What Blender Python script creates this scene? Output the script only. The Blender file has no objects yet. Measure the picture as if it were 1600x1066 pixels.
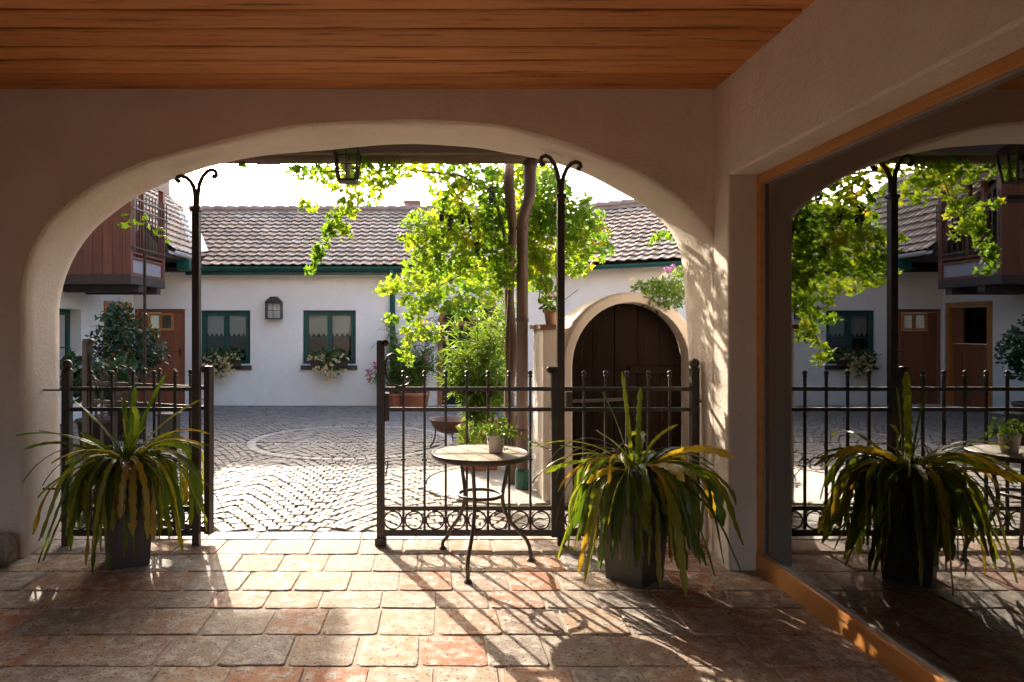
import bpy, math, random
from mathutils import Vector, Matrix
random.seed(7)
R = math.radians
scene = bpy.context.scene
COL = scene.collection
# ------------------------------------------------------------------ camera
F, CU, CV, H = 1050.0, 680.0, 515.0, 1.53
cam = bpy.data.objects.new('camera', bpy.data.cameras.new('camera'))
COL.objects.link(cam)
cam.location = (0, 0, H); cam.rotation_euler = (R(90), 0, 0)
cam.data.sensor_width = 36; cam.data.lens = 36 * F / 1600
cam.data.shift_x = (800 - CU) / 1600; cam.data.shift_y = -(533 - CV) / 1600
cam.data.clip_start = .05; cam.data.clip_end = 1000
scene.camera = cam
# ------------------------------------------------------------------ sky, sun, exposure
SUN = Vector((-.3475, .8258, .4446)).normalized()
w = bpy.data.worlds.new('World'); scene.world = w; w.use_nodes = True
nt = w.node_tree
sky = nt.nodes.new('ShaderNodeTexSky'); sky.sky_type = 'NISHITA'; sky.sun_disc = False
sky.sun_elevation = math.asin(SUN.z); sky.sun_rotation = math.atan2(SUN.x, SUN.y)
sky.air_density = .8; sky.dust_density = 5.0; sky.ozone_density = .4
bg = nt.nodes['Background']; bg.inputs[1].default_value = .15
nt.links.new(sky.outputs[0], bg.inputs[0])
sl = bpy.data.lights.new('sun', 'SUN'); sl.energy = 2.5; sl.angle = R(.5); sl.color = (1, .87, .70)
so = bpy.data.objects.new('sun', sl); COL.objects.link(so)
so.rotation_euler = SUN.to_track_quat('Z', 'Y').to_euler(); so.location = SUN * 40
scene.view_settings.view_transform = 'Standard'; scene.view_settings.look = 'None'
scene.view_settings.gamma = 1; scene.view_settings.use_curve_mapping = False
scene.view_settings.exposure = 2.35
scene.render.engine = 'CYCLES'
scene.cycles.use_denoising = True
scene.cycles.max_bounces = 10; scene.cycles.diffuse_bounces = 6; scene.cycles.glossy_bounces = 4
scene.cycles.transmission_bounces = 6; scene.cycles.transparent_max_bounces = 12
scene.cycles.caustics_reflective = False; scene.cycles.caustics_refractive = False
scene.cycles.sample_clamp_indirect = 8

# ------------------------------------------------------------------ helpers
def P(u, v, Y): return Vector(((u - CU) / F * Y, Y, H + (CV - v) / F * Y))
def G(u, v, z=0): return P(u, v, (H - z) * F / (v - CV))
def rnd(a, b): return random.uniform(a, b)
V = Vector
WL = {}

class MB:
    def __init__(s): s.v = []; s.f = []
    def add(s, vs, fs):
        o = len(s.v); s.v += [tuple(p) for p in vs]; s.f += [tuple(i + o for i in f) for f in fs]; return s
    def box(s, a, b):
        x0, y0, z0 = a; x1, y1, z1 = b
        return s.add([(x0,y0,z0),(x1,y0,z0),(x1,y1,z0),(x0,y1,z0),(x0,y0,z1),(x1,y0,z1),(x1,y1,z1),(x0,y1,z1)],
                     [(3,2,1,0),(4,5,6,7),(0,1,5,4),(1,2,6,5),(2,3,7,6),(3,0,4,7)])
    def rbox(s, c, ax, ay, az):                     # centre + three half-axis vectors
        c = V(c); ax, ay, az = V(ax), V(ay), V(az)
        q = [(-1,-1,-1),(1,-1,-1),(1,1,-1),(-1,1,-1),(-1,-1,1),(1,-1,1),(1,1,1),(-1,1,1)]
        return s.add([c + ax*i + ay*j + az*k for i, j, k in q],
                     [(3,2,1,0),(4,5,6,7),(0,1,5,4),(1,2,6,5),(2,3,7,6),(3,0,4,7)])
    def bar(s, p, q, w, h=None):                    # square bar between two points
        p, q = V(p), V(q); d = (q - p); n = d.normalized()
        up = V((0,0,1)) if abs(n.z) < .9 else V((0,1,0))
        a = n.cross(up).normalized(); b = a.cross(n)
        return s.rbox((p+q)/2, d/2, a*(w/2), b*((h or w)/2))
    def tube(s, pts, r, n=8, cap=True):
        pts = [V(p) for p in pts]; m = len(pts)
        rs = r if isinstance(r, (list, tuple)) else [r]*m
        vs = []; prev = None
        for i, p in enumerate(pts):
            t = (pts[min(i+1, m-1)] - pts[max(i-1, 0)]).normalized()
            if prev is None:
                up = V((0,0,1)) if abs(t.z) < .9 else V((0,1,0))
                a = t.cross(up).normalized()
            else:
                a = prev - t * prev.dot(t)
                a = a.normalized() if a.length > 1e-6 else t.orthogonal().normalized()
            prev = a; b = t.cross(a)
            for k in range(n):
                th = 2*math.pi*k/n
                vs.append(p + a*(rs[i]*math.cos(th)) + b*(rs[i]*math.sin(th)))
        fs = []
        for i in range(m-1):
            for k in range(n):
                k2 = (k+1) % n
                fs.append((i*n+k, i*n+k2, (i+1)*n+k2, (i+1)*n+k))
        if cap: fs += [tuple(range(n-1, -1, -1)), tuple(range((m-1)*n, m*n))]
        return s.add(vs, fs)
    def lathe(s, prof, c, n=24, cap=True):
        c = V(c); vs = []
        for r, z in prof:
            for k in range(n):
                th = 2*math.pi*k/n; vs.append(c + V((r*math.cos(th), r*math.sin(th), z)))
        fs = []
        for i in range(len(prof)-1):
            for k in range(n):
                k2 = (k+1) % n; fs.append((i*n+k, i*n+k2, (i+1)*n+k2, (i+1)*n+k))
        if cap: fs += [tuple(range(n-1,-1,-1)), tuple(range((len(prof)-1)*n, len(prof)*n))]
        return s.add(vs, fs)
    def ball(s, c, r, n=8, m=5, sz=1):
        prof = [(max(r*math.sin(math.pi*i/m), r*.02), -r*sz*math.cos(math.pi*i/m)) for i in range(m+1)]
        return s.lathe(prof, c, n)
    def prism(s, poly, o, ax, ay, az):              # 2D polygon in (ax, ay), extruded along az
        o, ax, ay, az = V(o), V(ax), V(ay), V(az); n = len(poly)
        vs = [o + ax*x + ay*y for x, y in poly] + [o + ax*x + ay*y + az for x, y in poly]
        fs = [tuple(range(n-1,-1,-1)), tuple(range(n, 2*n))] + [(i, (i+1) % n, n+(i+1) % n, n+i) for i in range(n)]
        return s.add(vs, fs)
    def mesh(s, name, m, off=V((0,0,0)), smooth=False):
        me = bpy.data.meshes.new(name)
        me.from_pydata([(x-off[0], y-off[1], z-off[2]) for x, y, z in s.v], [], s.f)
        if m: me.materials.append(m)
        if smooth:
            for p in me.polygons: p.use_smooth = True
        me.update(); return me
    def build(s, name, m, parent=None, smooth=False, bevel=0, base=None, auto=False):
        off = WL[parent.name] if parent is not None else (V(base) if base is not None else V((0,0,0)))
        o = bpy.data.objects.new(name, s.mesh(name, m, off, smooth)); COL.objects.link(o)
        if parent is not None: o.parent = parent
        else: o.location = off
        WL[o.name] = V(off)
        if bevel:
            b = o.modifiers.new('bevel', 'BEVEL'); b.width = bevel; b.segments = 2; b.limit_method = 'ANGLE'; b.angle_limit = R(40)
        return o

def tag(o, label=None, cat=None, group=None, kind=None):
    if label: o['label'] = label
    if cat: o['category'] = cat
    if group: o['group'] = group
    if kind: o['kind'] = kind
    return o
def thing(name, label, cat, loc=(0,0,0), group=None):
    o = bpy.data.objects.new(name, None); COL.objects.link(o); o.location = loc; WL[o.name] = V(loc)
    o.empty_display_size = .1
    return tag(o, label, cat, group)
def inst(name, me, M, parent):                       # object sharing mesh data, world matrix M
    o = bpy.data.objects.new(name, me); COL.objects.link(o); o.parent = parent
    o.matrix_local = Matrix.Translation(-WL[parent.name]) @ M
    return o
def stuff(o): o['kind'] = 'stuff'; return o
def structure(o): o['kind'] = 'structure'; return o

# ------------------------------------------------------------------ materials
def newmat(name):
    m = bpy.data.materials.new(name); m.use_nodes = True; nt = m.node_tree
    return m, nt, nt.nodes['Principled BSDF']
def N(nt, t, **k):
    n = nt.nodes.new('ShaderNode' + t)
    for a, b in k.items(): setattr(n, a, b)
    return n
def ramp(nt, stops):
    r = N(nt, 'ValToRGB'); e = r.color_ramp.elements
    while len(e) < len(stops): e.new(.5)
    for i, (p, c) in enumerate(stops): e[i].position = p; e[i].color = (*c, 1)
    return r
def noise(nt, scale, detail=5, rough=.55, stretch=None):
    tc = N(nt, 'TexCoord'); n = N(nt, 'TexNoise'); n.inputs['Scale'].default_value = scale
    n.inputs['Detail'].default_value = detail; n.inputs['Roughness'].default_value = rough
    if stretch:
        mp = N(nt, 'Mapping'); mp.inputs['Scale'].default_value = stretch
        nt.links.new(tc.outputs['Object'], mp.inputs[0]); nt.links.new(mp.outputs[0], n.inputs['Vector'])
    else: nt.links.new(tc.outputs['Object'], n.inputs['Vector'])
    return n
def bump(nt, b, src, strength, dist=.01):
    bm = N(nt, 'Bump'); bm.inputs['Strength'].default_value = strength; bm.inputs['Distance'].default_value = dist
    nt.links.new(src, bm.inputs['Height']); nt.links.new(bm.outputs[0], b.inputs['Normal']); return bm
def mixc(nt, fac, a, b, mode='MIX'):
    m = N(nt, 'Mix', data_type='RGBA', blend_type=mode)
    for sock, val in ((m.inputs[0], fac), (m.inputs[6], a), (m.inputs[7], b)):
        if hasattr(val, 'links'): nt.links.new(val, sock)
        elif isinstance(val, (int, float)): sock.default_value = val
        else: sock.default_value = (*val, 1)
    return m.outputs[2]
def simple(name, c, rough=.6, c2=None, scale=8, bmp=0, bscale=60, metal=0, spec=.5, stretch=None):
    m, nt, b = newmat(name); b.inputs['Roughness'].default_value = rough; b.inputs['Metallic'].default_value = metal
    b.inputs['Specular IOR Level'].default_value = spec
    if c2:
        n = noise(nt, scale, stretch=stretch); r = ramp(nt, [(.35, c), (.65, c2)])
        nt.links.new(n.outputs[0], r.inputs[0]); nt.links.new(r.outputs[0], b.inputs['Base Color'])
    else: b.inputs['Base Color'].default_value = (*c, 1)
    if bmp:
        n2 = noise(nt, bscale, 4, stretch=stretch); bump(nt, b, n2.outputs[0], bmp)
    return m
def rand_val(nt):                                    # per object + per island random
    oi = N(nt, 'ObjectInfo'); ge = N(nt, 'NewGeometry'); a = N(nt, 'Math', operation='ADD'); f = N(nt, 'Math', operation='FRACT')
    nt.links.new(oi.outputs['Random'], a.inputs[0]); nt.links.new(ge.outputs['Random Per Island'], a.inputs[1])
    nt.links.new(a.outputs[0], f.inputs[0]); return f.outputs[0]
def randmat(name, stops, rough=.7, nscale=20, namt=.35, dark=(.03,.025,.02), bmp=.3, bscale=60, light=None, lscale=6, lthr=(.5,.7), rrange=None, spec=.5, dthr=(.28,.42)):
    m, nt, b = newmat(name)
    r = ramp(nt, stops); rv = rand_val(nt); nt.links.new(rv, r.inputs[0])
    col = r.outputs[0]
    oi = N(nt, 'ObjectInfo'); tc = N(nt, 'TexCoord'); off = N(nt, 'VectorMath', operation='ADD'); sc = N(nt, 'Math', operation='MULTIPLY'); sc.inputs[1].default_value = 37.0
    nt.links.new(rv, sc.inputs[0]); nt.links.new(tc.outputs['Object'], off.inputs[0]); nt.links.new(sc.outputs[0], off.inputs[1])
    def nz(scale, det=5):
        n = N(nt, 'TexNoise'); n.inputs['Scale'].default_value = scale; n.inputs['Detail'].default_value = det; n.inputs['Roughness'].default_value = .6
        nt.links.new(off.outputs[0], n.inputs['Vector']); return n.outputs[0]
    if light:
        lr = ramp(nt, [(lthr[0], (0,0,0)), (lthr[1], (1,1,1))]); nt.links.new(nz(lscale, 8), lr.inputs[0])
        col = mixc(nt, lr.outputs[0], col, light)
    dr = ramp(nt, [(dthr[0], (1,1,1)), (dthr[1], (0,0,0))]); b.inputs['Specular IOR Level'].default_value = spec; nt.links.new(nz(nscale), dr.inputs[0])
    mm = N(nt, 'Math', operation='MULTIPLY'); mm.inputs[1].default_value = namt; nt.links.new(dr.outputs[0], mm.inputs[0])
    col = mixc(nt, mm.outputs[0], col, dark)
    nt.links.new(col, b.inputs['Base Color']); b.inputs['Roughness'].default_value = rough
    if rrange:
        rr = N(nt, 'MapRange'); rr.inputs['To Min'].default_value = rrange[0]; rr.inputs['To Max'].default_value = rrange[1]
        nt.links.new(nz(9), rr.inputs['Value']); nt.links.new(rr.outputs[0], b.inputs['Roughness'])
    if bmp: bump(nt, b, nz(bscale, 6), bmp)
    return m
def leafmat(name, stops, trans=.45, rough=.45, tint=(1.25,1.25,.5), place=0):
    m, nt, b = newmat(name)
    r = ramp(nt, stops); rv = rand_val(nt)
    if place:                                          # neighbouring leaves turn together
        ge = N(nt, 'NewGeometry'); pn = N(nt, 'TexNoise'); pn.inputs['Scale'].default_value = place; nt.links.new(ge.outputs['Position'], pn.inputs['Vector'])
        mr = N(nt, 'MapRange'); mr.inputs['From Min'].default_value = .32; mr.inputs['From Max'].default_value = .68; nt.links.new(pn.outputs[0], mr.inputs['Value'])
        mx_ = N(nt, 'Mix'); mx_.inputs[0].default_value = .4; nt.links.new(mr.outputs[0], mx_.inputs[2]); nt.links.new(rv, mx_.inputs[3]); rv = mx_.outputs[0]
    nt.links.new(rv, r.inputs[0])
    n = noise(nt, 25, 3); col = mixc(nt, n.outputs[0], r.outputs[0], (1.15,1.15,.9), 'MULTIPLY')
    nt.links.new(col, b.inputs['Base Color']); b.inputs['Roughness'].default_value = rough
    tr = N(nt, 'BsdfTranslucent'); tcol = mixc(nt, 1.0, col, tint, 'MULTIPLY'); nt.links.new(tcol, tr.inputs[0])
    mx = N(nt, 'MixShader'); mx.inputs[0].default_value = trans
    nt.links.new(b.outputs[0], mx.inputs[1]); nt.links.new(tr.outputs[0], mx.inputs[2])
    nt.links.new(mx.outputs[0], nt.nodes['Material Output'].inputs[0]); return m
def plaster(name, c, c2, b1=.35):
    m, nt, b = newmat(name); b.inputs['Roughness'].default_value = .92; b.inputs['Specular IOR Level'].default_value = .2
    n = noise(nt, 1.3, 8, .62); r = ramp(nt, [(.3, c2), (.62, c)]); nt.links.new(n.outputs[0], r.inputs[0])
    nt.links.new(r.outputs[0], b.inputs['Base Color'])
    a = noise(nt, 42, 6, .6); a2 = noise(nt, 5, 3); ad = N(nt, 'Math', operation='MULTIPLY_ADD'); ad.inputs[1].default_value = 2.2
    nt.links.new(a2.outputs[0], ad.inputs[0]); nt.links.new(a.outputs[0], ad.inputs[2])
    bump(nt, b, ad.outputs[0], b1, .012); return m
def woodmat(name, c, c2, dark, axis=0, rough=.5, sc=1.0, gap=.6, crack=(.57,.64)):
    st = [9*sc, 9*sc, 9*sc]; st[axis] = .55*sc
    m, nt, b = newmat(name); b.inputs['Roughness'].default_value = rough
    rv = rand_val(nt); tc = N(nt, 'TexCoord'); off = N(nt, 'VectorMath', operation='ADD'); k = N(nt, 'Math', operation='MULTIPLY'); k.inputs[1].default_value = 23
    nt.links.new(rv, k.inputs[0]); nt.links.new(tc.outputs['Object'], off.inputs[0]); nt.links.new(k.outputs[0], off.inputs[1])
    def nz(s, det, mul=1):
        mp = N(nt, 'Mapping'); mp.inputs['Scale'].default_value = [x*mul for x in st]; nt.links.new(off.outputs[0], mp.inputs[0])
        n = N(nt, 'TexNoise'); n.inputs['Scale'].default_value = s; n.inputs['Detail'].default_value = det; n.inputs['Roughness'].default_value = .65
        nt.links.new(mp.outputs[0], n.inputs['Vector']); return n.outputs[0]
    r = ramp(nt, [(.3, c2), (.6, c)]); nt.links.new(nz(2.0, 8), r.inputs[0])
    tone = ramp(nt, [(0,(.72,.66,.6)),(.5,(1,1,1)),(1,(.86,.84,.8))]); nt.links.new(rv, tone.inputs[0]); base = mixc(nt, 1.0, r.outputs[0], tone.outputs[0], 'MULTIPLY')
    cr = ramp(nt, [(crack[0], (0,0,0)), (crack[1], (1,1,1))]); cn = nz(3.3, 6, .8); nt.links.new(cn, cr.inputs[0])
    mm = N(nt, 'Math', operation='MULTIPLY'); mm.inputs[1].default_value = gap; nt.links.new(cr.outputs[0], mm.inputs[0])
    col = mixc(nt, mm.outputs[0], base, dark); nt.links.new(col, b.inputs['Base Color'])
    inv = N(nt, 'Math', operation='SUBTRACT'); inv.inputs[0].default_value = 1; nt.links.new(mm.outputs[0], inv.inputs[1])
    bump(nt, b, inv.outputs[0], .5, .01); return m
def glassmat(name, ior, tint=(1,1,1)):
    m, nt, b = newmat(name); nt.nodes.remove(b)
    fr = N(nt, 'Fresnel'); fr.inputs[0].default_value = ior
    g = N(nt, 'BsdfGlossy'); g.inputs['Roughness'].default_value = 0.0; t = N(nt, 'BsdfTransparent'); t.inputs[0].default_value = (*tint, 1)
    mx = N(nt, 'MixShader'); nt.links.new(fr.outputs[0], mx.inputs[0]); nt.links.new(t.outputs[0], mx.inputs[1]); nt.links.new(g.outputs[0], mx.inputs[2])
    nt.links.new(mx.outputs[0], nt.nodes['Material Output'].inputs[0]); return m

M = {}
M['plaster'] = plaster('plaster_inside', (.77,.675,.585), (.67,.575,.49), .6)
M['facade'] = plaster('plaster_facade', (.86,.83,.785), (.77,.73,.675), .35)
M['wallplaster'] = plaster('plaster_yard_wall', (.78,.72,.65), (.66,.57,.49), .3)
M['ceil'] = woodmat('ceiling_wood', (.62,.25,.075), (.48,.17,.045), (.04,.014,.006), 0, .7, 1.15, .75, (.565,.66))
M['framewood'] = woodmat('frame_wood', (.60,.27,.075), (.5,.2,.05), (.3,.1,.03), 1, .35, 1.5, .3)
M['door'] = woodmat('door_wood', (.36,.13,.06), (.27,.09,.04), (.08,.03,.02), 2, .5, 1.5, .5)
M['darkdoor'] = woodmat('cellar_door_wood', (.022,.013,.010), (.013,.008,.006), (.10,.055,.03), 2, .85, 1.2, .55, (.62,.70))
M['darkdoor'].node_tree.nodes['Principled BSDF'].inputs['Specular IOR Level'].default_value = .12
M['balcony'] = woodmat('balcony_wood', (.20,.065,.035), (.13,.045,.026), (.04,.015,.01), 2, .5, 1.4, .5)
M['beam'] = woodmat('beam_wood', (.07,.045,.035), (.045,.03,.025), (.02,.012,.01), 1, .6, 1.2, .5)
M['greypanel'] = simple('panel_grey', (.34,.31,.33), .6, (.27,.25,.27), 5)
M['bark'] = woodmat('post_bark', (.24,.16,.11), (.15,.10,.07), (.05,.035,.025), 2, .8, 1.6, .7)
M['iron'] = simple('wrought_iron', (.035,.025,.021), .45, (.055,.038,.03), 14, .15, 90)
M['irontable'] = simple('table_iron', (.05,.038,.032), .4, (.09,.065,.05), 30, .15, 90)
M['green'] = simple('green_paint', (.008,.075,.058), .4, (.006,.055,.045), 6)
M['greenpipe'] = simple('green_pipe', (.01,.09,.07), .35)
M['brownpipe'] = simple('brown_pipe', (.15,.09,.072), .45, (.11,.068,.055), 3)
M['tile'] = randmat('floor_tile', [(0,(.36,.13,.06)),(.13,(.42,.24,.145)),(.3,(.29,.24,.205)),(.5,(.42,.28,.185)),(.66,(.27,.245,.225)),(.8,(.40,.19,.10)),(.88,(.25,.225,.205)),(1,(.40,.30,.22))], .6, 16, .85, (.07,.055,.045), .8, 30, (.52,.47,.42), 4.5, (.46,.66), (.5,.88), .2, (.35,.45))
M['grout'] = simple('grout', (.36,.30,.24), .9, (.25,.205,.165), 9, .3, 60)
M['thresh'] = randmat('threshold_stone', [(0,(.5,.45,.4)),(1,(.42,.37,.32))], .6, 20, .4)
M['cobble'] = randmat('cobble', [(0,(.23,.205,.18)),(.35,(.30,.265,.225)),(.7,(.19,.175,.16)),(.9,(.31,.23,.175)),(1,(.27,.25,.235))], .45, 40, .4, (.06,.055,.05), .4, 50, rrange=(.45,.8), spec=.28)
M['joint'] = simple('cobble_joint', (.075,.062,.052), .95, (.11,.09,.075), 12, .3, 60)
M['ringstone'] = randmat('ring_stone', [(0,(.30,.28,.26)),(1,(.38,.35,.32))], .6, 30, .4)
M['paleslab'] = simple('pale_slab', (.46,.40,.33), .6, (.38,.32,.26), 6, .2, 50)
M['rooftile'] = randmat('roof_tile', [(0,(.38,.28,.20)),(.35,(.55,.43,.33)),(.7,(.32,.255,.20)),(.85,(.48,.34,.25)),(1,(.60,.49,.39))], .8, 14, .5, (.06,.05,.045), .2, 40)
M['ridge'] = randmat('ridge_tile', [(0,(.26,.17,.14)),(1,(.32,.22,.18))], .75, 14, .4)
M['flash'] = simple('white_flashing', (.72,.72,.72), .5, (.6,.6,.6), 4)
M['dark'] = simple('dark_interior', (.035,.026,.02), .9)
M['roomwall'] = simple('room_wall', (.10,.065,.045), .9)
M['curtain'] = simple('curtain', (.75,.74,.72), .9)
M['glass'] = glassmat('window_glass', 1.6, (.85,.9,.88))
M['bigglass'] = glassmat('coated_glass', 4.4, (.75,.72,.68))
M['lampglass'] = glassmat('lantern_glass', 1.4, (.97,.98,.96))
M['pot'] = simple('planter_grey', (.095,.077,.068), .5, (.065,.054,.048), 5, .1, 40)
M['soil'] = simple('soil', (.035,.024,.017), .95, (.06,.04,.03), 30, .5, 50)
M['terra'] = simple('terracotta', (.46,.17,.08), .75, (.38,.13,.06), 6, .1, 40)
M['terrapale'] = simple('terracotta_pale', (.5,.3,.2), .8, (.42,.24,.16), 6)
M['whitepot'] = simple('white_pot', (.66,.61,.54), .45, (.52,.46,.39), 9)
M['rust'] = simple('rusty_bowl', (.16,.07,.045), .6, (.09,.045,.035), 7, .2, 40)
M['tub'] = simple('green_tub', (.02,.10,.07), .35)
M['stone'] = simple('rubble_stone', (.33,.27,.22), .9, (.2,.15,.12), 7, .6, 25)
M['cap'] = simple('brick_cap', (.26,.14,.09), .85, (.18,.10,.07), 9, .4, 30)
M['chim'] = simple('chimney_brick', (.34,.2,.15), .9, (.28,.16,.12), 9)
M['stem'] = simple('stem', (.16,.12,.06), .8, (.10,.07,.04), 20)
M['vine'] = leafmat('vine_leaf', [(0,(.06,.14,.02)),(.3,(.12,.22,.025)),(.6,(.22,.32,.035)),(.85,(.38,.40,.05)),(1,(.50,.38,.05))], .62, place=2.2)
M['cactus'] = leafmat('strap_leaf', [(0,(.06,.12,.02)),(.5,(.11,.17,.025)),(.8,(.24,.25,.03)),(1,(.38,.26,.05))], .45, .35, (1.3,1.15,.4))
M['oleander'] = leafmat('oleander_leaf', [(0,(.08,.15,.035)),(.6,(.15,.24,.045)),(1,(.26,.32,.08))], .5, .4)
M['shrub'] = leafmat('dark_shrub_leaf', [(0,(.015,.045,.022)),(.7,(.03,.075,.03)),(1,(.05,.10,.04))], .15, .3)
M['herb'] = leafmat('herb_leaf', [(0,(.06,.14,.02)),(1,(.17,.25,.04))], .45)
M['boxleaf'] = leafmat('window_box_leaf', [(0,(.04,.10,.025)),(1,(.10,.16,.05))], .3)
M['cream'] = leafmat('cream_petal', [(0,(.75,.55,.33)),(1,(.8,.68,.48))], .35, .6, (1,1,1))
M['whitepetal'] = leafmat('white_petal', [(0,(.8,.72,.66)),(1,(.8,.78,.74))], .35, .6, (1,1,1))
M['pink'] = leafmat('pink_petal', [(0,(.55,.06,.22)),(1,(.65,.16,.34))], .35, .6, (1,1,1))
M['purple'] = leafmat('purple_petal', [(0,(.40,.16,.50)),(1,(.55,.25,.52))], .35, .6, (1,1,1))
M['grape'] = simple('grape', (.012,.014,.035), .35, (.03,.03,.06), 40)
def mosaic():
    m, nt, b = newmat('mosaic_top'); vo = N(nt, 'TexVoronoi'); vo.inputs['Scale'].default_value = 60
    tc = N(nt, 'TexCoord'); nt.links.new(tc.outputs['Object'], vo.inputs['Vector'])
    r = ramp(nt, [(0,(.62,.55,.45)),(.5,(.5,.42,.33)),(1,(.68,.62,.54))]); nt.links.new(vo.outputs['Color'], r.inputs[0])
    ve = N(nt, 'TexVoronoi', feature='DISTANCE_TO_EDGE'); ve.inputs['Scale'].default_value = 60; nt.links.new(tc.outputs['Object'], ve.inputs['Vector'])
    er = ramp(nt, [(.04,(0,0,0)),(.1,(1,1,1))]); nt.links.new(ve.outputs['Distance'], er.inputs[0])
    nt.links.new(mixc(nt, er.outputs[0], (.25,.2,.16), r.outputs[0]), b.inputs['Base Color']); b.inputs['Roughness'].default_value = .35
    bump(nt, b, er.outputs[0], .3, .004); return m
M['mosaic'] = mosaic()

# ------------------------------------------------------------------ ground
gr = MB(); gr.add([(-120,-60,-.06),(120,-60,-.06),(120,160,-.06),(-120,160,-.06)], [(0,1,2,3)])
structure(gr.build('ground', M['joint']))['label'] = 'dark earth under the paving'
# passage floor with single clay tiles
fl = MB().box((-4.3,-3.2,-.055), (2.3,5.085,-.006)).build('passage_floor', M['grout']); structure(fl); fl['label'] = 'clay tiled floor of the gateway passage'
tile_me = []
for k in range(12):
    mb = MB(); o = [(-.44,-.5),(.44,-.5),(.5,-.45),(.5,.45),(.44,.5),(-.44,.5),(-.5,.45),(-.5,-.45)]
    j = [(x + rnd(-.02,.02), y + rnd(-.02,.02)) for x, y in o]
    rings = [(1.0,-.03),(1.0,-.006),(.96,.0)]
    vs = [(x*s, y*s, z) for s, z in rings for x, y in j] + [(0,0,.001)]
    fs = [(r*8+i, r*8+(i+1)%8, (r+1)*8+(i+1)%8, (r+1)*8+i) for r in (0,1) for i in range(8)] + [(16+i, 16+(i+1)%8, 24) for i in range(8)]
    tile_me.append(mb.add(vs, fs).mesh('floor_tile', M['tile']))
rows = [4.897,4.576,4.249,3.937,3.689,3.368,3.054,2.745,2.435,2.125,1.815]
for i in range(len(rows)-1):
    y1, y0 = rows[i], rows[i+1]; d = y1 - y0
    x = -4.25 + (.155 if i % 2 else 0) + rnd(-.05,.05)
    while x < 2.06:
        wd = rnd(.285,.34)
        if x + wd > 2.06: wd = max(2.06 - x, .05)
        Mx = Matrix.Translation((x+wd/2, (y0+y1)/2, rnd(-.003,.003))) @ Matrix.Rotation(random.choice((0, math.pi))+rnd(-.008,.008), 4, 'Z') @ Matrix.Rotation(rnd(-.006,.006), 4, 'X') @ Matrix.Diagonal((wd-.011, d-.010, 1, 1))
        if wd > .08: inst('floor_tile', random.choice(tile_me), Mx, fl)
        x += wd
x = -3.2
while x < 2.0:                                        # pale threshold stones
    wd = rnd(.3,.46); Mx = Matrix.Translation((x+wd/2, 4.99, .002)) @ Matrix.Diagonal((wd-.014, .172, 1, 1))
    o = inst('threshold_stone', tile_me[0].copy(), Mx, fl); o.data.materials[0] = M['thresh']; x += wd
# courtyard with cobbles in segmental arcs
cy = MB().box((-6.4,5.09,-.055), (5.6,13.9,-.013)).build('courtyard_paving', M['joint']); structure(cy); cy['label'] = 'cobbled courtyard laid in segmental arcs'
def cob(mb, c, a, w_, d_, z):
    ca, sa = math.cos(a), math.sin(a); vs = []
    for s, zz in ((1,-.03),(.97,-.005),(.84,.002)):
        for x_, y_ in ((-.5,-.5),(.5,-.5),(.5,.5),(-.5,.5)):
            jx, jy = (x_*w_*s + rnd(-.004,.004)), (y_*d_*s + rnd(-.004,.004))
            vs.append((c[0]+jx*ca-jy*sa, c[1]+jx*sa+jy*ca, z+zz))
    mb.add(vs, [(0,1,5,4),(1,2,6,5),(2,3,7,6),(3,0,4,7),(4,5,9,8),(5,6,10,9),(6,7,11,10),(7,4,8,11),(8,9,10,11)])
cob_me = [ (lambda mb: (cob(mb, (0,0), 0, 1, 1, 0), mb.mesh('cobble', M['cobble']))[1])(MB()) for k in range(1) ]
cob_me = []
for k in range(10):
    mb = MB(); cob(mb, (0,0), 0, .1, .097, 0); cob_me.append(mb.mesh('cobble', M['cobble']))
rest = MB(); cand = []
SEG, PIT = 1.3, .102
slabc = V((.72, 6.72, 0))
ringc, ringr = V((-1.15, 9.3, 0)), 1.35
for r_ in range(-8, 90):
    for c_ in range(-5, 6):
        n = 13
        for i in range(n):
            t = (i + .5 + (.5 if r_ % 2 else 0)) / n
            if t > 1: continue
            lx = (t - .5) * SEG; x = c_*SEG + lx + .2
            sag = .24 * (1 - (lx/(SEG/2))**2); y = 5.05 + r_*PIT + sag
            a = math.atan2(-2*.24*lx/(SEG/2)**2, 1)
            if not (5.14 < y < 13.45 and -6.0 < x < 4.6): continue
            if (V((x,y,0)) - slabc).length < .86: continue
            dr_ = (V((x,y,0)) - ringc).length
            if abs(dr_ - ringr) < .09 or abs(y - 9.02) < .06 and x > -3.6: continue
            cand.append((x + rnd(-.006,.006), y + rnd(-.006,.006), a + rnd(-.1,.1), SEG/n/max(math.cos(a),.6)*rnd(.85,.95)))
cand.sort(key=lambda q: q[1] + (0 if -2.1 < q[0] < .75 else 50))
for k, (x, y, a, wd) in enumerate(cand):
    z = rnd(-.006,.004)
    if k < 300:
        inst('cobble', cob_me[k % 10], Matrix.Translation((x,y,z)) @ Matrix.Rotation(a,4,'Z') @ Matrix.Diagonal((wd/.1,1,1,1)) @ Matrix.Rotation(rnd(-.03,.03),4,'X'), cy)
    else: cob(rest, (x,y), a, wd, .097, z)
stuff(rest.build('cobbles', M['cobble'], cy))
rs = MB()
for k in range(64):
    th = 2*math.pi*k/64; cob(rs, ringc + V((math.cos(th), math.sin(th), 0))*ringr, th+math.pi/2, .125, .13, 0)
stuff(rs.build('ring_stones', M['ringstone'], cy))
dr = MB()
for k in range(62): cob(dr, (-3.5 + k*.126, 9.02), 0, .12, .1, -.006)
stuff(dr.build('drain_stones', M['ringstone'], cy))
dg = MB()
for k in range(14): dg.bar((-3.0+k*.04, 8.86, -.004), (-3.0+k*.04, 8.96, -.004), .02, .012)
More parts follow.
